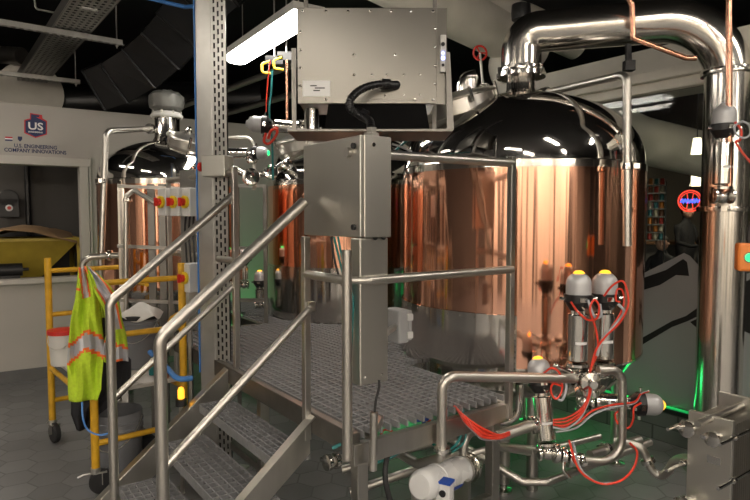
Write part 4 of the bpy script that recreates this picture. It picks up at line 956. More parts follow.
mb = MB(); g = RB@Vector((-1, 0, -.2)); mb.cyl(jb+g*.028-UP*.015, jb+g*.07-UP*.015, .016, 14); mb.build('cable_gland', M['black'], j)
for k in (.2, .7):
    e = pa+ax*L*k; mb = MB(); mb.box(Vector((e.x, e.y, (e.z-r_+.05)/2+.0)), (.16, .03, e.z-r_+.05), RB); mb.build('foot', M['steel'], pump, smooth=False)
# ================================================================== plate heat exchanger
hx0 = W(688.5, 410, 2.32); Wd = .165; ztop = hx0.z
def H(a, b, z): return Vector((hx0.x, hx0.y, 0)) + D1*a - D2*b + UP*z       # a: into the pack, b: towards the camera side
hx = thing('heat_exchanger', 'stainless plate heat exchanger with long tie rods at the bottom right', 'heat exchanger', H(.15, Wd/2, 0))
HD = Matrix((D1, -D2, UP)).transposed()
MB().box(H(.01, Wd/2, ztop/2+.01), (.02, Wd, ztop-.02), HD).build('front_plate', M['ductsteel'], hx, smooth=False, bev=.002)
MB().box(H(.285, Wd/2+.0, ztop/2+.022), (.018, Wd+.02, ztop+.005), HD).build('rear_plate', M['ductsteel'], hx, smooth=False, bev=.002)
mb = MB()
for k in range(26): mb.box(H(.028+.0094*k, Wd/2, (ztop-.03)/2+.02), (.0035, Wd-.014-(k % 2)*.008, ztop-.06), HD)
mb.build('plate_pack', M['steel'], hx, smooth=False)
MB().box(H(.145, Wd/2, (ztop-.06)/2+.02), (.235, Wd-.04, ztop-.08), HD).build('gasket_core', M['rubber'], hx, smooth=False)
for z in (ztop-.055, ztop-.22, ztop-.40):
    for b in (-.014, Wd+.012):
        mb = MB(); mb.cyl(H(-.13, b, z), H(.33, b, z), .007, 10); rd = mb.build('tie_rod', M['steel_shiny'], hx)
        MB().lathe([(.013, 0), (.013, .014)], H(-.014, b, z), D1, 6).build('nut', M['steel_shiny'], rd)
MB().cyl(H(-.10, Wd*.5, ztop-.012), H(.34, Wd*.5, ztop-.012), .013, 14).build('carrying_bar', M['steel'], hx)
for (b, z, r) in ((.022, ztop-.06, .021), (.118, ztop-.07, .018), (.022, ztop-.36, .018)):
    mb = MB(); mb.cyl(H(.0, b, z), H(-.055, b, z), r*.8, 20); clamp(mb, H(-.052, b, z), D1, r*.85); mb.build('port', M['steel_shiny'], hx)
mb = MB(); mb.box(H(-.001, Wd*.62, ztop-.17), (.003, .05, .03), HD); mb.build('rating_plate', M['steel_shiny'], hx, smooth=False)
# ================================================================== orange box on its stand
p = W(748, 257, 2.62)
t = thing('push_button_box', 'orange push button box with green button at the right edge', 'control box', p-UP*.06)
MB().box(p, (.095, .07, .125), Matrix.Rotation(-.35, 3, 'Z')).build('box', M['orange'], t, smooth=False, bev=.012)
f = Matrix.Rotation(-.35, 3, 'Z')@Vector((0, -1, 0))
mb = MB(); mb.cyl(p+f*.035+UP*.0, p+f*.05, .019, 20); mb.build('green_button', M['greenled'], t)
mb = MB(); mb.cyl(p+f*.034, p+f*.040, .024, 20); mb.build('button_ring', M['steel_shiny'], t)
mb = MB(); mb.tube([p+UP*.06, W(749, 232, 2.62), W(753, 215, 2.62), W(775, 205, 2.7), Vector((W(775, 205, 2.7).x, 2.7, CEIL))], .008, .04, 8); mb.build('cable', M['rubber'], t)
# ================================================================== rack of posts behind the stairs and platform
t = thing('pipe_rack', 'grey upright rack posts standing between the column and the middle copper tank', 'rack', W(262, 310, 4.75))
for x in (237, 265): MB().bar(W(x, 352, 4.6) if x == 0 else Vector((W(x, 200, 4.6).x, 4.6, 0)), W(x, 185, 4.6), .03, .03).build('post', M['frame'], t, smooth=False, bev=.003)
for y in (186, 248, 300): MB().bar(W(237, y, 4.6), W(265, y, 4.6), .025, .025).build('cross_bar', M['frame'], t, smooth=False)
t = thing('pipe_rack', 'stainless rack of square posts standing in front of the small left tank', 'rack', Vector((W(150, 217, 4.05).x, 4.05, 0)))
for x, w_ in ((123, .085), (151, .024), (162, .024)): MB().bar(Vector((W(x, 200, 4.1).x, 4.1, 0)), W(x, 184, 4.1), w_, .05).build('post', M['panel' if w_ > .05 else 'frame'], t, smooth=False, bev=.003)
for y in (186, 246, 300): MB().bar(W(118, y, 4.05), W(192, y+3, 4.0), .022, .022).build('cross_bar', M['steel'], t, smooth=False)
pipe('process_pipe', [W(126, 330, 3.95), W(126, 196, 3.95), W(134, 190, 3.95), W(158, 205, 3.9)], .016, .03, 'thin upright stainless pipe on the rack before the left tank', clamps=[(W(128, 200, 3.95), UP)])
pipe('process_pipe', [W(82, 300, 4.0), W(83, 262, 4.0), W(90, 257, 4.0), W(120, 255, 4.1), W(126, 262, 4.1)], .022, .05, 'stainless pipe elbow behind the yellow scaffold top bars', clamps=[(W(110, 255.5, 4.07), (1, 0, 0))])
# small fittings between the column and tank B
t = thing('pipe_manifold', 'group of shiny clamped fittings between the column and the middle tank dome', 'fitting', W(250, 195, 4.2))
mb = MB(); mb.tube([W(222, 138, 4.2), W(250, 138, 4.2), W(254, 146, 4.2), W(254, 190, 4.2)], .014, .05, 12); mb.build('thin_pipe', M['steel_pipe'], t)
for (x, y, r) in ((252, 158, .042), (251, 177, .060), (271, 172, .050), (286, 165, .032)):
    mb = MB(); mb.sph(W(x, y, 4.15), r*.7, 14); mb.lathe([(r*.6, -.02), (r, -.014), (r, .014), (r*.6, .02)], W(x, y, 4.13), (.3, -1, .2), 24); mb.build('clamped_valve', M['steel_shiny'], t)
mb = MB(); mb.tube([W(232, 168, 4.2), W(251, 177, 4.2), W(271, 172, 4.15), W(290, 160, 4.2)], .022, .05, 12); mb.build('link_pipe', M['steel_shiny'], t)
# ================================================================== green LED bars on the floor behind the tanks
def led(a, b, lab):
    a, b = Vector(a), Vector(b); t = thing('led_bar', lab, 'light', (a+b)/2)
    MB().bar(a, b, .05, .03).build('housing', M['black'], t, smooth=False)
    MB().bar(a+UP*.018, b+UP*.018, .036, .008).build('diffuser', M['greenlamp'], t, smooth=False); return t
led(UV(2.615, -.35, .217), UV(2.615, 1.6, .217), 'long glowing green light bar along the top of the grey curb')
led(UV(1.30, 1.5, .017), UV(1.75, 1.75, .017), 'glowing green light bar on the floor between the large and middle tanks')
led(UV(1.0, 3.45, .017), UV(1.55, 3.6, .017), 'glowing green light bar on the floor behind the middle tank')
# wall bracket lamp up high by copper pipe
hg = W(632, 58, 3.5)
t = thing('pipe_hanger', 'dark pipe hanger hooked under the chrome stack above the large tank', 'hanger', hg)
mb = MB(); mb.bar(W(628, 44, 3.5), W(629, 70, 3.5), .03, .03); mb.box(W(629, 66, 3.5), (.06, .05, .06)); mb.build('bracket', M['ductblack'], t, smooth=False, bev=.004)
# ================================================================== yellow rolling scaffold and its load
S1 = G(47, 446, 0); S1 = Vector((-2.17, 3.90, 0)); LL = Vector((.65, -.76, 0)); SS = Vector((.76, .65, 0)); A1, A2 = 1.0, .50
S2 = S1+LL*A1; S3 = S1+SS*A2; S4 = S2+SS*A2
RS_ = Matrix((LL, SS, UP)).transposed()
sc_ = thing('rolling_scaffold', 'yellow steel rolling scaffold on black casters by the stairs', 'scaffold', (S1+S4)/2)
ZT = 1.24
for i, p in enumerate((S1, S2, S3, S4)):
    L = MB().tube([p+UP*.14, p+UP*ZT], .0215, 0, 14).build('corner_post', M['scaff'], sc_)
    a = (-.7, .5, 1.9, 2.6)[i]; off = Vector((math.cos(a), math.sin(a), 0)); ctr = p + off*.03 + UP*.067; axl = off.cross(UP)
    fk = MB(); fk.cyl(p+UP*.118, p+UP*.15, .026, 14); fk.box(ctr+UP*.056+off*-.01, (.07, .05, .008), Matrix((off, axl, UP)).transposed())
    for s in (-1, 1): fk.bar(ctr+axl*.021*s+UP*.055, ctr+axl*.021*s-UP*.008, .030, .004, off)
    fk.tube([p+UP*.12, p+UP*.12-off*.06, p+UP*.11-off*.09], .006, .01, 6)
    f = fk.build('caster_fork', M['galv'], L, smooth=False)
    MB().lathe([(.02, -.018), (.060, -.018), (.066, -.012), (.066, .012), (.060, .018), (.02, .018)], ctr, axl, 28).build('caster_wheel', M['rubber'], L)
def sbar(a, b, z, r=.0165, nm='rung'): return MB().tube([a+UP*z, b+UP*z], r, 0, 12).build(nm, M['scaff'], sc_)
for a, b in ((S1, S3), (S2, S4)):
    for z in (1.153, .86, .28): sbar(a, b, z)
for a, b in ((S1, S2), (S3, S4)):
    sbar(a, b, .50, .016, 'side_rail')
MB().tube([S4+UP*.95-LL*.0, S4+UP*.90-LL*.10-SS*.03, S4+UP*.78-LL*.20-SS*.03, S4+UP*.56-LL*.24-SS*.03], .014, .08, 10).build('curved_brace', M['scaff'], sc_)
sbar(S3, S3+LL*.42, 1.06, .014, 'side_rail')
MB().box((S1+S4)/2+UP*.545, (A1-.04, A2-.05, .022), RS_).build('shelf_board', M['rag' if 0 else 'trim'], sc_, smooth=False, bev=.003)
SH = .557
def on(px, py_bottom, zb=SH): p = G(px, py_bottom, zb); return p
# pails
def pail(p, r, h, m, lab, ribs=True, rim=None, lid=None, name='pail'):
    t = thing(name, lab, 'bucket', p)
    pr = [(r*.88, 0), (r*.90, .01)]
    for k in range(10):
        f = .05+.9*k/9; rr = r*(.9+.1*f); pr.append((rr, h*f)); 
        if ribs and k in (6, 7, 8): pr += [(rr+.006, h*f+.004), (rr+.006, h*f+.012), (rr, h*f+.016)]
    pr += [(r, h), (r-.004, h), (r*.86, .02)] 
    MB().lathe(pr, p, UP, 32).build('pail_body', M[m], t)
    if rim: MB().torus(p+UP*h, r, .007, UP).build('rim', M[rim], t)
    if lid: MB().lathe([(r+.008, h-.02), (r+.008, h+.006), (r*.9, h+.010), (1e-6, h+.010)], p, UP, 32).build('lid', M[lid], t)
    mb = MB(); B = [p+UP*(h*.92)+Vector((math.cos(a)*r*1.03, math.sin(a)*r*1.03*.5-r*.6*math.sin(a) , -math.sin(a)*h*.45)) for a in [math.pi*k/12 for k in range(13)]]
    mb.tube([p+UP*(h*.92)+Vector((math.cos(a)*r*1.04, -abs(math.sin(a))*r*1.06, -math.sin(a)*h*.40)) for a in [math.pi*k/12 for k in range(13)]], .003, 0, 6); mb.build('wire_handle', M['steel'], t)
    return t
pp = on(140, 366); pail(pp, .115, .33, 'pail', 'grey ribbed bucket with a black rim standing on the scaffold shelf', rim='black', lid='black')
pp = on(64, 364); pail(pp, .085, .22, 'white', 'white bucket with red rim on the far end of the scaffold shelf', ribs=False, rim='redknob', lid='redknob')
pail(S2+SS*.16-LL*.13+UP*.001, .135, .40, 'pail', 'grey bucket standing on the floor behind the scaffold caster')
# white rag on bucket and plastic bag
q = on(140, 366)+UP*.345
mb = MB(); n = 12; vs = []; fs = []
for j in range(n+1):
    for i in range(n+1):
        x, y = (i/n*2-1)*.11, (j/n*2-1)*.09; d = max(abs(x)/.11, abs(y)/.09)
        vs.append(q+Vector((x+.03, y-.03, .045*math.cos(x*22)*math.cos(y*30)*(1-d*.4)-.10*max(0, d-.75)*2+.03)))
for j in range(n):
    for i in range(n): fs.append((j*(n+1)+i, j*(n+1)+i+1, (j+1)*(n+1)+i+1, (j+1)*(n+1)+i))
mb.add(vs, fs); tag(mb.build('rag', M['rag'], solid=.004, sub=1), 'crumpled white rag on top of the grey ribbed bucket', 'rag')
# small things on the shelf
for (px, py, m, lab, r, h) in ((152, 375, 'teal', 'small green bottle on the front of the scaffold shelf', .018, .10), (160, 377, 'black', 'small black bottle on the front of the scaffold shelf', .02, .08), (166, 378, 'copper_pipe', 'small amber bottle on the scaffold shelf beside the corner post', .017, .09)):
    p = on(px, py); t = thing('bottle', lab, 'bottle', p)
    MB().lathe([(r*.9, 0), (r, .004), (r, h*.68), (r*.4, h*.85), (r*.4, h*.9)], p, UP, 18).build('bottle_body', M[m], t)
    MB().lathe([(r*.5, h*.88), (r*.5, h)], p, UP, 14).build('cap', M['white'], t)
p = on(147, 382); t = thing('rag', 'flat white rag lying at the front edge of the scaffold shelf', 'rag', p)
mb = MB(); mb.lathe([(.0, .0), (.055, .0), (.06, .012), (.03, .03), (1e-6, .035)], p, UP, 9); mb.build('cloth', M['rag'], t)
# black tote basket below
p = S4-LL*.25-SS*.22+UP*.001
t = thing('tote_bag', 'black tool bag full of odds and ends on the floor under the scaffold', 'bag', p)
mb = MB(); mb.box(p+UP*.10, (.30, .20, .20), RS_); mb.build('bag_body', M['cloth'], t, smooth=False, bev=.03)
for i in range(6):
    e = p+RS_@Vector((random.uniform(-.11, .11), random.uniform(-.06, .06), .19)); mb = MB(); mb.cyl(e, e+Vector((random.uniform(-.05, .05), random.uniform(-.03, .03), .09)), .013, 10)
    o = mb.build('tool', M[('white', 'blue', 'greybox', 'steel', 'redknob', 'black')[i]])
    tag(o, ['white handled tool', 'blue handled tool', 'grey handled tool', 'steel tool', 'red handled tool', 'black handled tool'][i]+' sticking out of the black tool bag', 'tool')
# amber beacon and blue tool below the steps
p = W(180, 397, 3.15)
p = W(181, 392, 3.15)
t = thing('beacon_lamp', 'small amber beacon glowing below the scaffold corner by the stairs', 'lamp', p-UP*.06)
MB().lathe([(.016, -.04), (.018, -.03), (.018, .010), (.012, .025), (1e-6, .03)], p, UP, 18).build('lens', M['amber'], t)
MB().lathe([(.03, -.075), (.03, -.04), (.022, -.036)], p, UP, 18).build('base', M['black'], t)
MB().cyl(Vector((p.x, p.y, .0)), p-UP*.07, .012, 10).build('stand', M['steel'], t)
pipe('hose', [W(150, 352, 3.5), W(165, 366, 3.35), W(178, 380, 3.25), W(192, 378, 3.3)], .016, .05, 'blue hose sloping down behind the handrail to the beacon', 'hose', m='bluefilm', sub='hose_body')
# ------------------------------------------------------------------ cloth on the corner post
def drape(rows, Yf, nx, ripple, mats, pick, name, parent, thick=.004, lab=None):
    mb = MB(); ny = len(rows)
    R2 = []
    for k in range(len(rows)-1):
        (y0, l0, r0), (y1, l1, r1) = rows[k], rows[k+1]; m_ = max(1, int((y1-y0)/2.4))
        for j in range(m_): f = j/m_; R2.append((y0+(y1-y0)*f, l0+(l1-l0)*f, r0+(r1-r0)*f))
    R2.append(rows[-1]); vs = []
    for (y, l, r) in R2:
        for i in range(nx+1):
            s = i/nx; Y = Yf(y, s) + ripple*math.sin(s*9+y*.035)*min(1, (y-rows[0][0])/30+.15) + ripple*.5*math.sin(s*21-y*.06)
            vs.append(W(l+(r-l)*s, y+1.2*math.sin(s*6), Y))
    for j in range(len(R2)-1):
        for i in range(nx):
            mb.m = pick(R2[j][0], i/nx, l=R2[j][1], r=R2[j][2]); mb.add([], []); mb.f.append([j*(nx+1)+i, j*(nx+1)+i+1, (j+1)*(nx+1)+i+1, (j+1)*(nx+1)+i]); mb.mi.append(mb.m)
    mb.v = vs
    return mb.build(name, mats, parent, solid=thick)
YV = 3.02
vest = thing('safety_vest', 'lime high visibility vest with silver and orange stripes hung on the scaffold post', 'vest', W(82, 400, YV))
hm = [M['hivis'], M['hiorange'], M['hisilver']]
def pickL(y, s, l, r):
    b = y - (356 - 32*s if s < .45 else 341.6 + (s-.45)*16) if y > 320 else 99
    if -14 < b <= -10 or 4 < b <= 8: return 1
    if -10 < b <= 4: return 2
    x = l+(r-l)*s
    if y < 296:
        e = x-(80.5+(y-268)*.10)
        if 0 <= e < 3.5+(y-268)*.06: return 2
        if -2 < e < 0 or 0 <= e-3.5-(y-268)*.06 < 2: return 1
        if 285 < y < 290 and x < 80: return 1
    return 0
def pickR(y, s, l, r):
    b = y-(344+s*8) if y > 320 else 99
    if -6 < b <= -2.5 or 10 < b <= 13: return 1
    if -2.5 < b <= 10: return 2
    if y < 330:
        if .15 < s < .28 or .70 < s < .82: return 1
        if .28 <= s <= .70: return 2
    return 0
fold = lambda y, s: YV + .05*s + (y-268)*.0001
drape([(267, 79, 87), (275, 78, 92), (285, 77, 96), (300, 75, 99), (320, 71, 101), (335, 69.5, 103), (350, 68, 104), (365, 67, 103), (378, 68, 101.5), (390, 68, 101), (401, 69, 97)], fold, 22, .018, hm, pickL, 'front_panel', vest)
drape([(268, 85, 90), (276, 87, 100), (286, 90, 110), (297, 97, 117), (308, 103.5, 120), (320, 106, 122), (335, 106, 126), (350, 103, 128), (362, 104, 128.5)], lambda y, s: YV+.03+.10*s, 16, .016, hm, pickR, 'side_panel', vest)
drape([(272, 80, 88), (285, 82, 97), (300, 84, 104), (330, 86, 108), (355, 88, 112)], lambda y, s: YV+.09+.06*s, 10, .01, hm, lambda y, s, l, r: 0, 'back_panel', vest)
drape([(300, 92, 101), (320, 94, 110), (345, 92, 118), (360, 88, 131), (375, 78, 131), (390, 74, 128), (400, 71, 118), (414, 71, 100), (430, 77, 88)], lambda y, s: YV+.10+.08*s, 18, .02, [M['cloth']], lambda y, s, l, r: 0, 'black_jacket', None)
tag(bpy.data.objects['black_jacket'], 'black jacket hanging beneath the lime safety vest on the scaffold', 'jacket')
hose([(82, 402, 3.0), (83, 418, 2.98), (88, 430, 2.98), (100, 435, 2.98), (112, 432, 3.0)], .005, 'bluefilm', 'thin blue cord hanging below the vest', cat='cord', name='cord')
# ================================================================== things under the ceiling
# perforated cable tray running along D2
ta, tb = G(100, 0, 3.0) if 0 else W(100, -8, 4.0), W(31, 84, 6.5)
zt_ = 2.98
ta = G(103, -10, zt_); tb = G(30, 84, zt_); dv = (tb-ta).normalized(); sdv = dv.cross(UP).normalized()
tray = thing('cable_tray', 'wide perforated cable tray high over the beige wall', 'cable tray', (ta+tb)/2)
RT_ = Matrix((dv, sdv, UP)).transposed(); L = (tb-ta).length; wd = .27
mb = MB(); k = 0
for j in range(7): mb.box((ta+tb)/2+sdv*((j-3)*wd/6.3), (L, .020, .003), RT_)
x = 0
while x < L:
    mb.box(ta+dv*x, (.022, wd, .003), RT_); x += .062
mb.build('perforated_base', M['galv'], tray, smooth=False)
for s in (-1, 1): MB().box((ta+tb)/2+sdv*(s*wd/2)+UP*.04, (L, .003, .09), RT_).build('side_wall', M['frame'], tray, smooth=False)
MB().box((ta+tb)/2+UP*.075, (L, wd*.9, .002), RT_).build('cover', M['ceil'], tray, smooth=False)  # coloured black so the tray holes look shaded
MB().box(ta+dv*.42-UP*.006, (.05, .10, .004), RT_).build('splice_plate', M['white'], tray, smooth=False)
# slotted channels crossing below
def channel(p, q, lab, ends):
    p, q = Vector(p), Vector(q); t = thing('strut_channel', lab, 'steel channel', (p+q)/2)
    d = (q-p).normalized(); s = d.cross(UP).normalized()
    mb = MB(); mb.bar(p, q, .003, .041); mb.bar(p+s*.02, q+s*.02, .003, .041); mb.bar(p-s*.02, q-s*.02, .003, .041, UP); mb.v = mb.v
    mb2 = MB(); 
    for e in (-1, 1): mb2.box((p+q)/2+s*.0205*e, ((q-p).length, .003, .041), Matrix((d, s, UP)).transposed())
    mb2.box((p+q)/2+UP*.019, ((q-p).length, .041, .003), Matrix((d, s, UP)).transposed())
    x = 0
    while x < (q-p).length: mb2.box(p+d*x-UP*.019, (.030, .041, .003), Matrix((d, s, UP)).transposed()); x += .055
    mb2.build('slotted_channel', M['galv'], t, smooth=False)
    for e in ends:
        o = p+d*e; o2 = Vector((o.x, o.y, CEIL)); r = MB().cyl(o-UP*.05, o2, .006, 8).build('hanger_rod', M['steel'], t)
        MB().lathe([(.014, -.012), (.014, .0)], o-UP*.022, UP, 6).build('nut', M['steel'], r, smooth=False)
    return t
z1 = zt_-.035
p_ = G(-60, 12, z1); q_ = G(122, 43, z1); channel(p_, q_, 'slotted steel channel hung across below the cable tray, nearer and higher in view', ((q_-p_).length-.04,))
p_ = G(-60, 66, z1); q_ = G(80, 82, z1); channel(p_, q_, 'slotted steel channel hung across below the cable tray, farther from the stairs', ((q_-p_).length-.04,))
tag(MB().tube([W(33, -10, 4.6), W(36, 9, 4.6), W(66, 15, 4.7)], .008, .02, 8).build('support_rod', M['steel']), 'bent thin steel rod hanging at the top left beside the tray', 'rod')
def duct(pts, r, m, lab, name='air_duct', n=36, rings=0, bend=.4):
    pts = [Vector(p) for p in pts]; t = thing(name, lab, 'air duct', pts[0])
    MB().tube(pts, r, bend, n, seg=5).build('duct_run', M[m], t)
    if rings:
        P = fillet(pts, bend, 5)
        for k in range(1, len(P)-1):
            if (P[k]-P[k-1]).length > .05:
                mb = MB(); mb.torus(P[k], r+.002, .012, (P[k+1]-P[k-1]), 32, 6); mb.build('seam_ring', M[m], t)
    return t
# black rectangular duct with seams, sweeping down left of the column
rt = thing('black_duct', 'large black sheet metal duct sweeping down behind the slotted column', 'air duct', W(150, 60, 5.0))
path = [(225, -20, 4.6), (200, 2, 4.7), (184, 24, 4.85), (168, 44, 5.0), (148, 62, 5.2), (124, 78, 5.45), (104, 86, 5.6)]
prev = None
for i, (x, y, Y) in enumerate(path):
    c = W(x, y, Y); nx_ = W(*path[min(i+1, 6)])-W(*path[max(i-1, 0)]); nx_.normalize(); s_ = nx_.cross(Vector((.25, -.9, -.3))).normalized(); u_ = nx_.cross(s_)
    ring = [c+s_*a*.19+u_*b*.13 for a, b in ((-1, -1), (1, -1), (1, 1), (-1, 1))]
    if prev:
        mb = MB(); mb.add(prev+ring, [(0,1,5,4),(1,2,6,5),(2,3,7,6),(3,0,4,7),(0,3,2,1),(4,5,6,7)]); mb.build('duct_section', M['ductblack'], rt, smooth=False)
    mb = MB()
    for a in range(4): mb.bar(ring[a], ring[(a+1) % 4], .02, .02)
    mb.build('flange', M['ductblack'], rt, smooth=False)
    prev = ring
duct([W(-40, 88, 6.9), W(66, 103, 6.9), W(260, 99, 7.4)], .22, 'ductblack', 'long black duct running just above the beige wall')
duct([W(590, 118, 6.2), W(640, 140, 6.2), W(760, 168, 6.6)], .24, 'palegrey', 'large pale duct low in the dim taproom behind the glass')
duct([W(30, 93, 6.5), W(33, 97, 7.6)], .33, 'palegrey', 'pale insulated round duct end above the beige wall at left', bend=0)
duct([W(-60, 52, 6.6), W(22, 56, 6.3)], .09, 'frame', 'small dark duct behind the cable tray at the far left', bend=0)
duct([W(330, -52, 4.2), W(420, -6, 4.6), W(505, 38, 5.4), W(530, 50, 5.8)], .20, 'palegrey', 'large pale insulated duct sloping down behind the riveted box')
duct([W(470, -5, 6.0), W(577, 44, 6.6)], .17, 'palegrey', 'short pale duct ending behind the chrome stack')
duct([W(505, 84, 5.4), W(497, 62, 5.4), W(540, 40, 6.0)], .10, 'palegrey', 'small white elbow duct left of the stack collar', bend=.2)
for i, (a, b) in enumerate((((150, 118, 6.4), (300, 62, 5.2)), ((196, 122, 6.6), (330, 84, 5.6)), ((228, 112, 6.4), (300, 92, 5.8)))):
    tag(MB().cyl(W(*a), W(*b), .03, 12).build('ceiling_pipe', M['frame']), ['lowest', 'middle', 'uppermost'][i] + ' of the dim grey pipes crossing the dark space behind the strip light' if 0 else ['dim grey ceiling pipe, longest of three behind the column', 'dim grey ceiling pipe running behind the strip light', 'dim grey short ceiling pipe left of the riveted box'][i], 'pipe')
tag(MB().tube([W(140, -4, 4.4), W(185, 7, 4.4), W(197, 6, 4.3)], .014, .05, 10).build('conduit', M['bluefilm']), 'blue conduit running under the ceiling to the top of the column', 'conduit')
for i, (x, y) in enumerate(((262, 64), (274, 60))):
    p = W(x, y, 4.4); t = thing('hook_clamp', ['yellow hook clamp under the strip light, left one', 'yellow hook clamp under the strip light, next to the riveted box'][i], 'clamp', p)
    MB().tube([p+Vector((.06, 0, .02)), p, p+Vector((0, 0, -.06)), p+Vector((.07, 0, -.07))], .010, .02, 8).build('hook', M['yellowknob'], t)
    MB().box(p+Vector((.09, .02, .03)), (.13, .05, .06)).build('clamp_body', M['ductblack'], t, smooth=False)
    MB().cyl(p+Vector((.09, .02, .05)), Vector((p.x+.09, p.y+.02, CEIL)), .006, 6).build('hanger_rod', M['steel'], t)
# red hand wheel on a stem
p = W(480, 53, 3.9)
t = thing('hand_wheel', 'small red hand wheel valve in front of the pale duct', 'valve', p)
mb = MB(); mb.torus(p, .045, .007, (0.2, -1, 0), 24, 8)
for k in range(3): a = k*2.094; mb.cyl(p, p+Vector((math.cos(a)*.045, 0, math.sin(a)*.045)), .005, 6)
mb.build('red_wheel', M['redknob'], t)
mb = MB(); mb.cyl(p, W(483, 86, 3.9), .008, 8); mb.build('stem', M['steel'], t)
t = thing('manway_valve', 'dome capped stainless fittings standing behind the manway of the large tank', 'fitting', W(472, 98, 3.7))
mb = MB(); mb.tube([W(463, 96, 3.7), W(463, 80, 3.7), W(476, 76, 3.7)], .042, .05, 20); mb.build('elbow_pipe', M['steel_shiny'], t)
mb = MB(); mb.cyl(W(472, 96, 3.66), W(472, 76, 3.66), .030, 20); mb.cyl(W(484, 96, 3.66), W(484, 84, 3.66), .026, 20); mb.build('vertical_fitting', M['steel_shiny'], t)
mb = MB(); mb.torus(W(472, 78, 3.66), .034, .007, UP); mb.torus(W(484, 86, 3.66), .032, .007, UP); mb.build('clamp_ring', M['steel_shiny'], t)
# round ceiling speaker / sensor behind the duct
t = thing('ceiling_sensor', 'grey round can hanging beside the large pale duct', 'sensor', W(521, 14, 4.6))
MB().lathe([(.07, -.05), (.075, 0), (.07, .06)], W(521, 13, 4.6), UP, 24).build('can', M['ductblack'], t)
MB().cyl(W(521, 9, 4.6), Vector((W(521, 9, 4.6).x, 4.6, CEIL)), .01, 8).build('hanger_rod', M['steel'], t)
# ================================================================== lamps and camera
def strip_light(c, ax, L, w, label, m, group=None, z0=None):
    c = Vector(c); ax = Vector(ax).normalized(); sd = Vector((-ax.y, ax.x, 0)); R = Matrix((ax, sd, UP)).transposed()
    t = thing('strip_light', label, 'ceiling light', c, group)
    MB().box(c+UP*.035, (L, w, .05), R).build('housing', M['white'], t, smooth=False, bev=.004)
    n = 14; pr = []
    mb = MB(); vs = []; fs = []
    for e in (-1, 1):
        for k in range(9):
            a = math.pi*k/8; vs.append(c + ax*(e*L/2*.985) + sd*(math.cos(a)*w*.47) - UP*(math.sin(a)*.045) + UP*.01)
    for k in range(8): fs.append((k, k+1, k+10, k+9))
    fs += [tuple(range(9)), tuple(reversed(range(9, 18)))]
    mb.add(vs, fs); mb.build('diffuser', m, t)
    for e in (-1, 1): MB().cyl(c+ax*(e*L*.38)+UP*.06, Vector((c.x, c.y, CEIL))+ax*(e*L*.38), .004, 6).build('hanger_rod', M['steel'], t)
    return t
a = W(238, 54, 4.75); b = W(306, 22, 3.75); mid = (a+b)/2; mid.z = (a.z+b.z)/2
dd = Vector((b.x-a.x, b.y-a.y, 0))
strip_light((mid.x, mid.y, mid.z), dd, dd.length+.1, .22, 'bright white fluorescent strip light hanging left of the riveted steel box', M['lamp'])
LZ = 3.2
for x, y, ax in ((-2.6, 1.2, D2), (-.6, -.6, D2), (1.6, .9, D2), (3.1, 1.9, D2), (.2, -2.6, D2), (-3.6, 3.4, D2), (3.2, -1.6, D2)):
    strip_light((x, y, LZ), ax, 1.25, .16, 'fluorescent strip light hung from the black ceiling in front of the tanks', M['lampwarm'], 'strip lights above the walkway')
def area(name, loc, target, size, power, col, sy=None):
    l = bpy.data.lights.new(name, 'AREA'); l.energy = power; l.color = col; l.shape = 'RECTANGLE'; l.size = size; l.size_y = sy or size
    o = bpy.data.objects.new(name, l); C.objects.link(o); o.location = loc
    o.rotation_euler = (Vector(target)-Vector(loc)).to_track_quat('-Z', 'Y').to_euler(); return o
area('taproom_lamp', (5.0, 8.6, 2.7), (5.0, 8.6, 0), .5, 14, (1, .85, .6))
area('mill_room_lamp', wpt(-.6, 2.45, -.8), wpt(-.3, 0, -.8), .3, 3.5, (1, .9, .75))
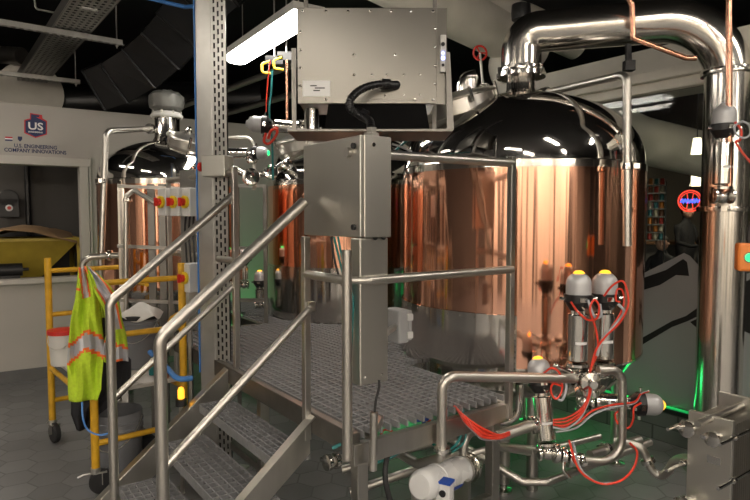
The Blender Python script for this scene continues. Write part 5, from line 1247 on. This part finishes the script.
area('green_curb_lamp', UV(2.58, .6, .25), UV(2.2, .5, 0), 1.6, .5, (.03, 1, .2), .05)
area('green_middle_lamp', UV(1.5, 1.62, .06), UV(1.6, 1.2, .3), .5, .5, (.03, 1, .2), .05)
area('green_rear_lamp', UV(1.3, 3.5, .06), UV(1.3, 4.5, 1.2), .5, 1.6, (.03, 1, .2), .05)
for x in (-4.5, -1.5, 1.5, 4.5):  # added light bars out of view, so the copper mirrors a brighter wall
    t = thing('rear_fill_bar', 'added unseen light bar near the rear wall, brightening the copper reflections', 'ceiling light', (x, -3.7, 2.75), 'added light bars at the rear')
    MB().box((x, -3.7, 2.78), (2.2, .12, .05)).build('housing', M['white'], t, smooth=False)
    MB().box((x, -3.7, 2.745), (2.16, .10, .02)).build('diffuser', M['rear_fill'], t, smooth=False)
    for e in (-.9, .9): MB().cyl((x+e, -3.7, 2.8), (x+e, -3.7, CEIL), .005, 6).build('hanger_rod', M['steel'], t)
# added unseen dark panels on the rear wall, striping the copper reflections
for i, x in enumerate((-5.6, -3.4, -.9, .9, 3.3, 5.4)):
    struct(MB().box((x, -4.52, 1.2), ((.5, .9, .35, .9, .5, 1.1)[i], .06, 2.4)), 'stripe_panel_%d' % (i+1), M['roomdark'], smooth=False)
world = bpy.data.worlds.new('World'); bpy.context.scene.world = world; world.use_nodes = True
world.node_tree.nodes['Background'].inputs[0].default_value = (.008, .008, .009, 1); world.node_tree.nodes['Background'].inputs[1].default_value = 1
cam = bpy.data.cameras.new('Camera'); co = bpy.data.objects.new('Camera', cam); C.objects.link(co)
co.location = CAM; co.rotation_euler = (math.pi/2-PIT, 0, 0); cam.sensor_width = 36; cam.lens = F/750*36; cam.clip_start = .05
sc = bpy.context.scene; sc.camera = co
sc.view_settings.view_transform = 'Standard'; sc.view_settings.look = 'None'; sc.view_settings.gamma = 1; sc.view_settings.use_curve_mapping = False
sc.view_settings.exposure = 1.0
sc.cycles.use_denoising = True
sc.cycles.max_bounces = 8; sc.cycles.sample_clamp_indirect = 6
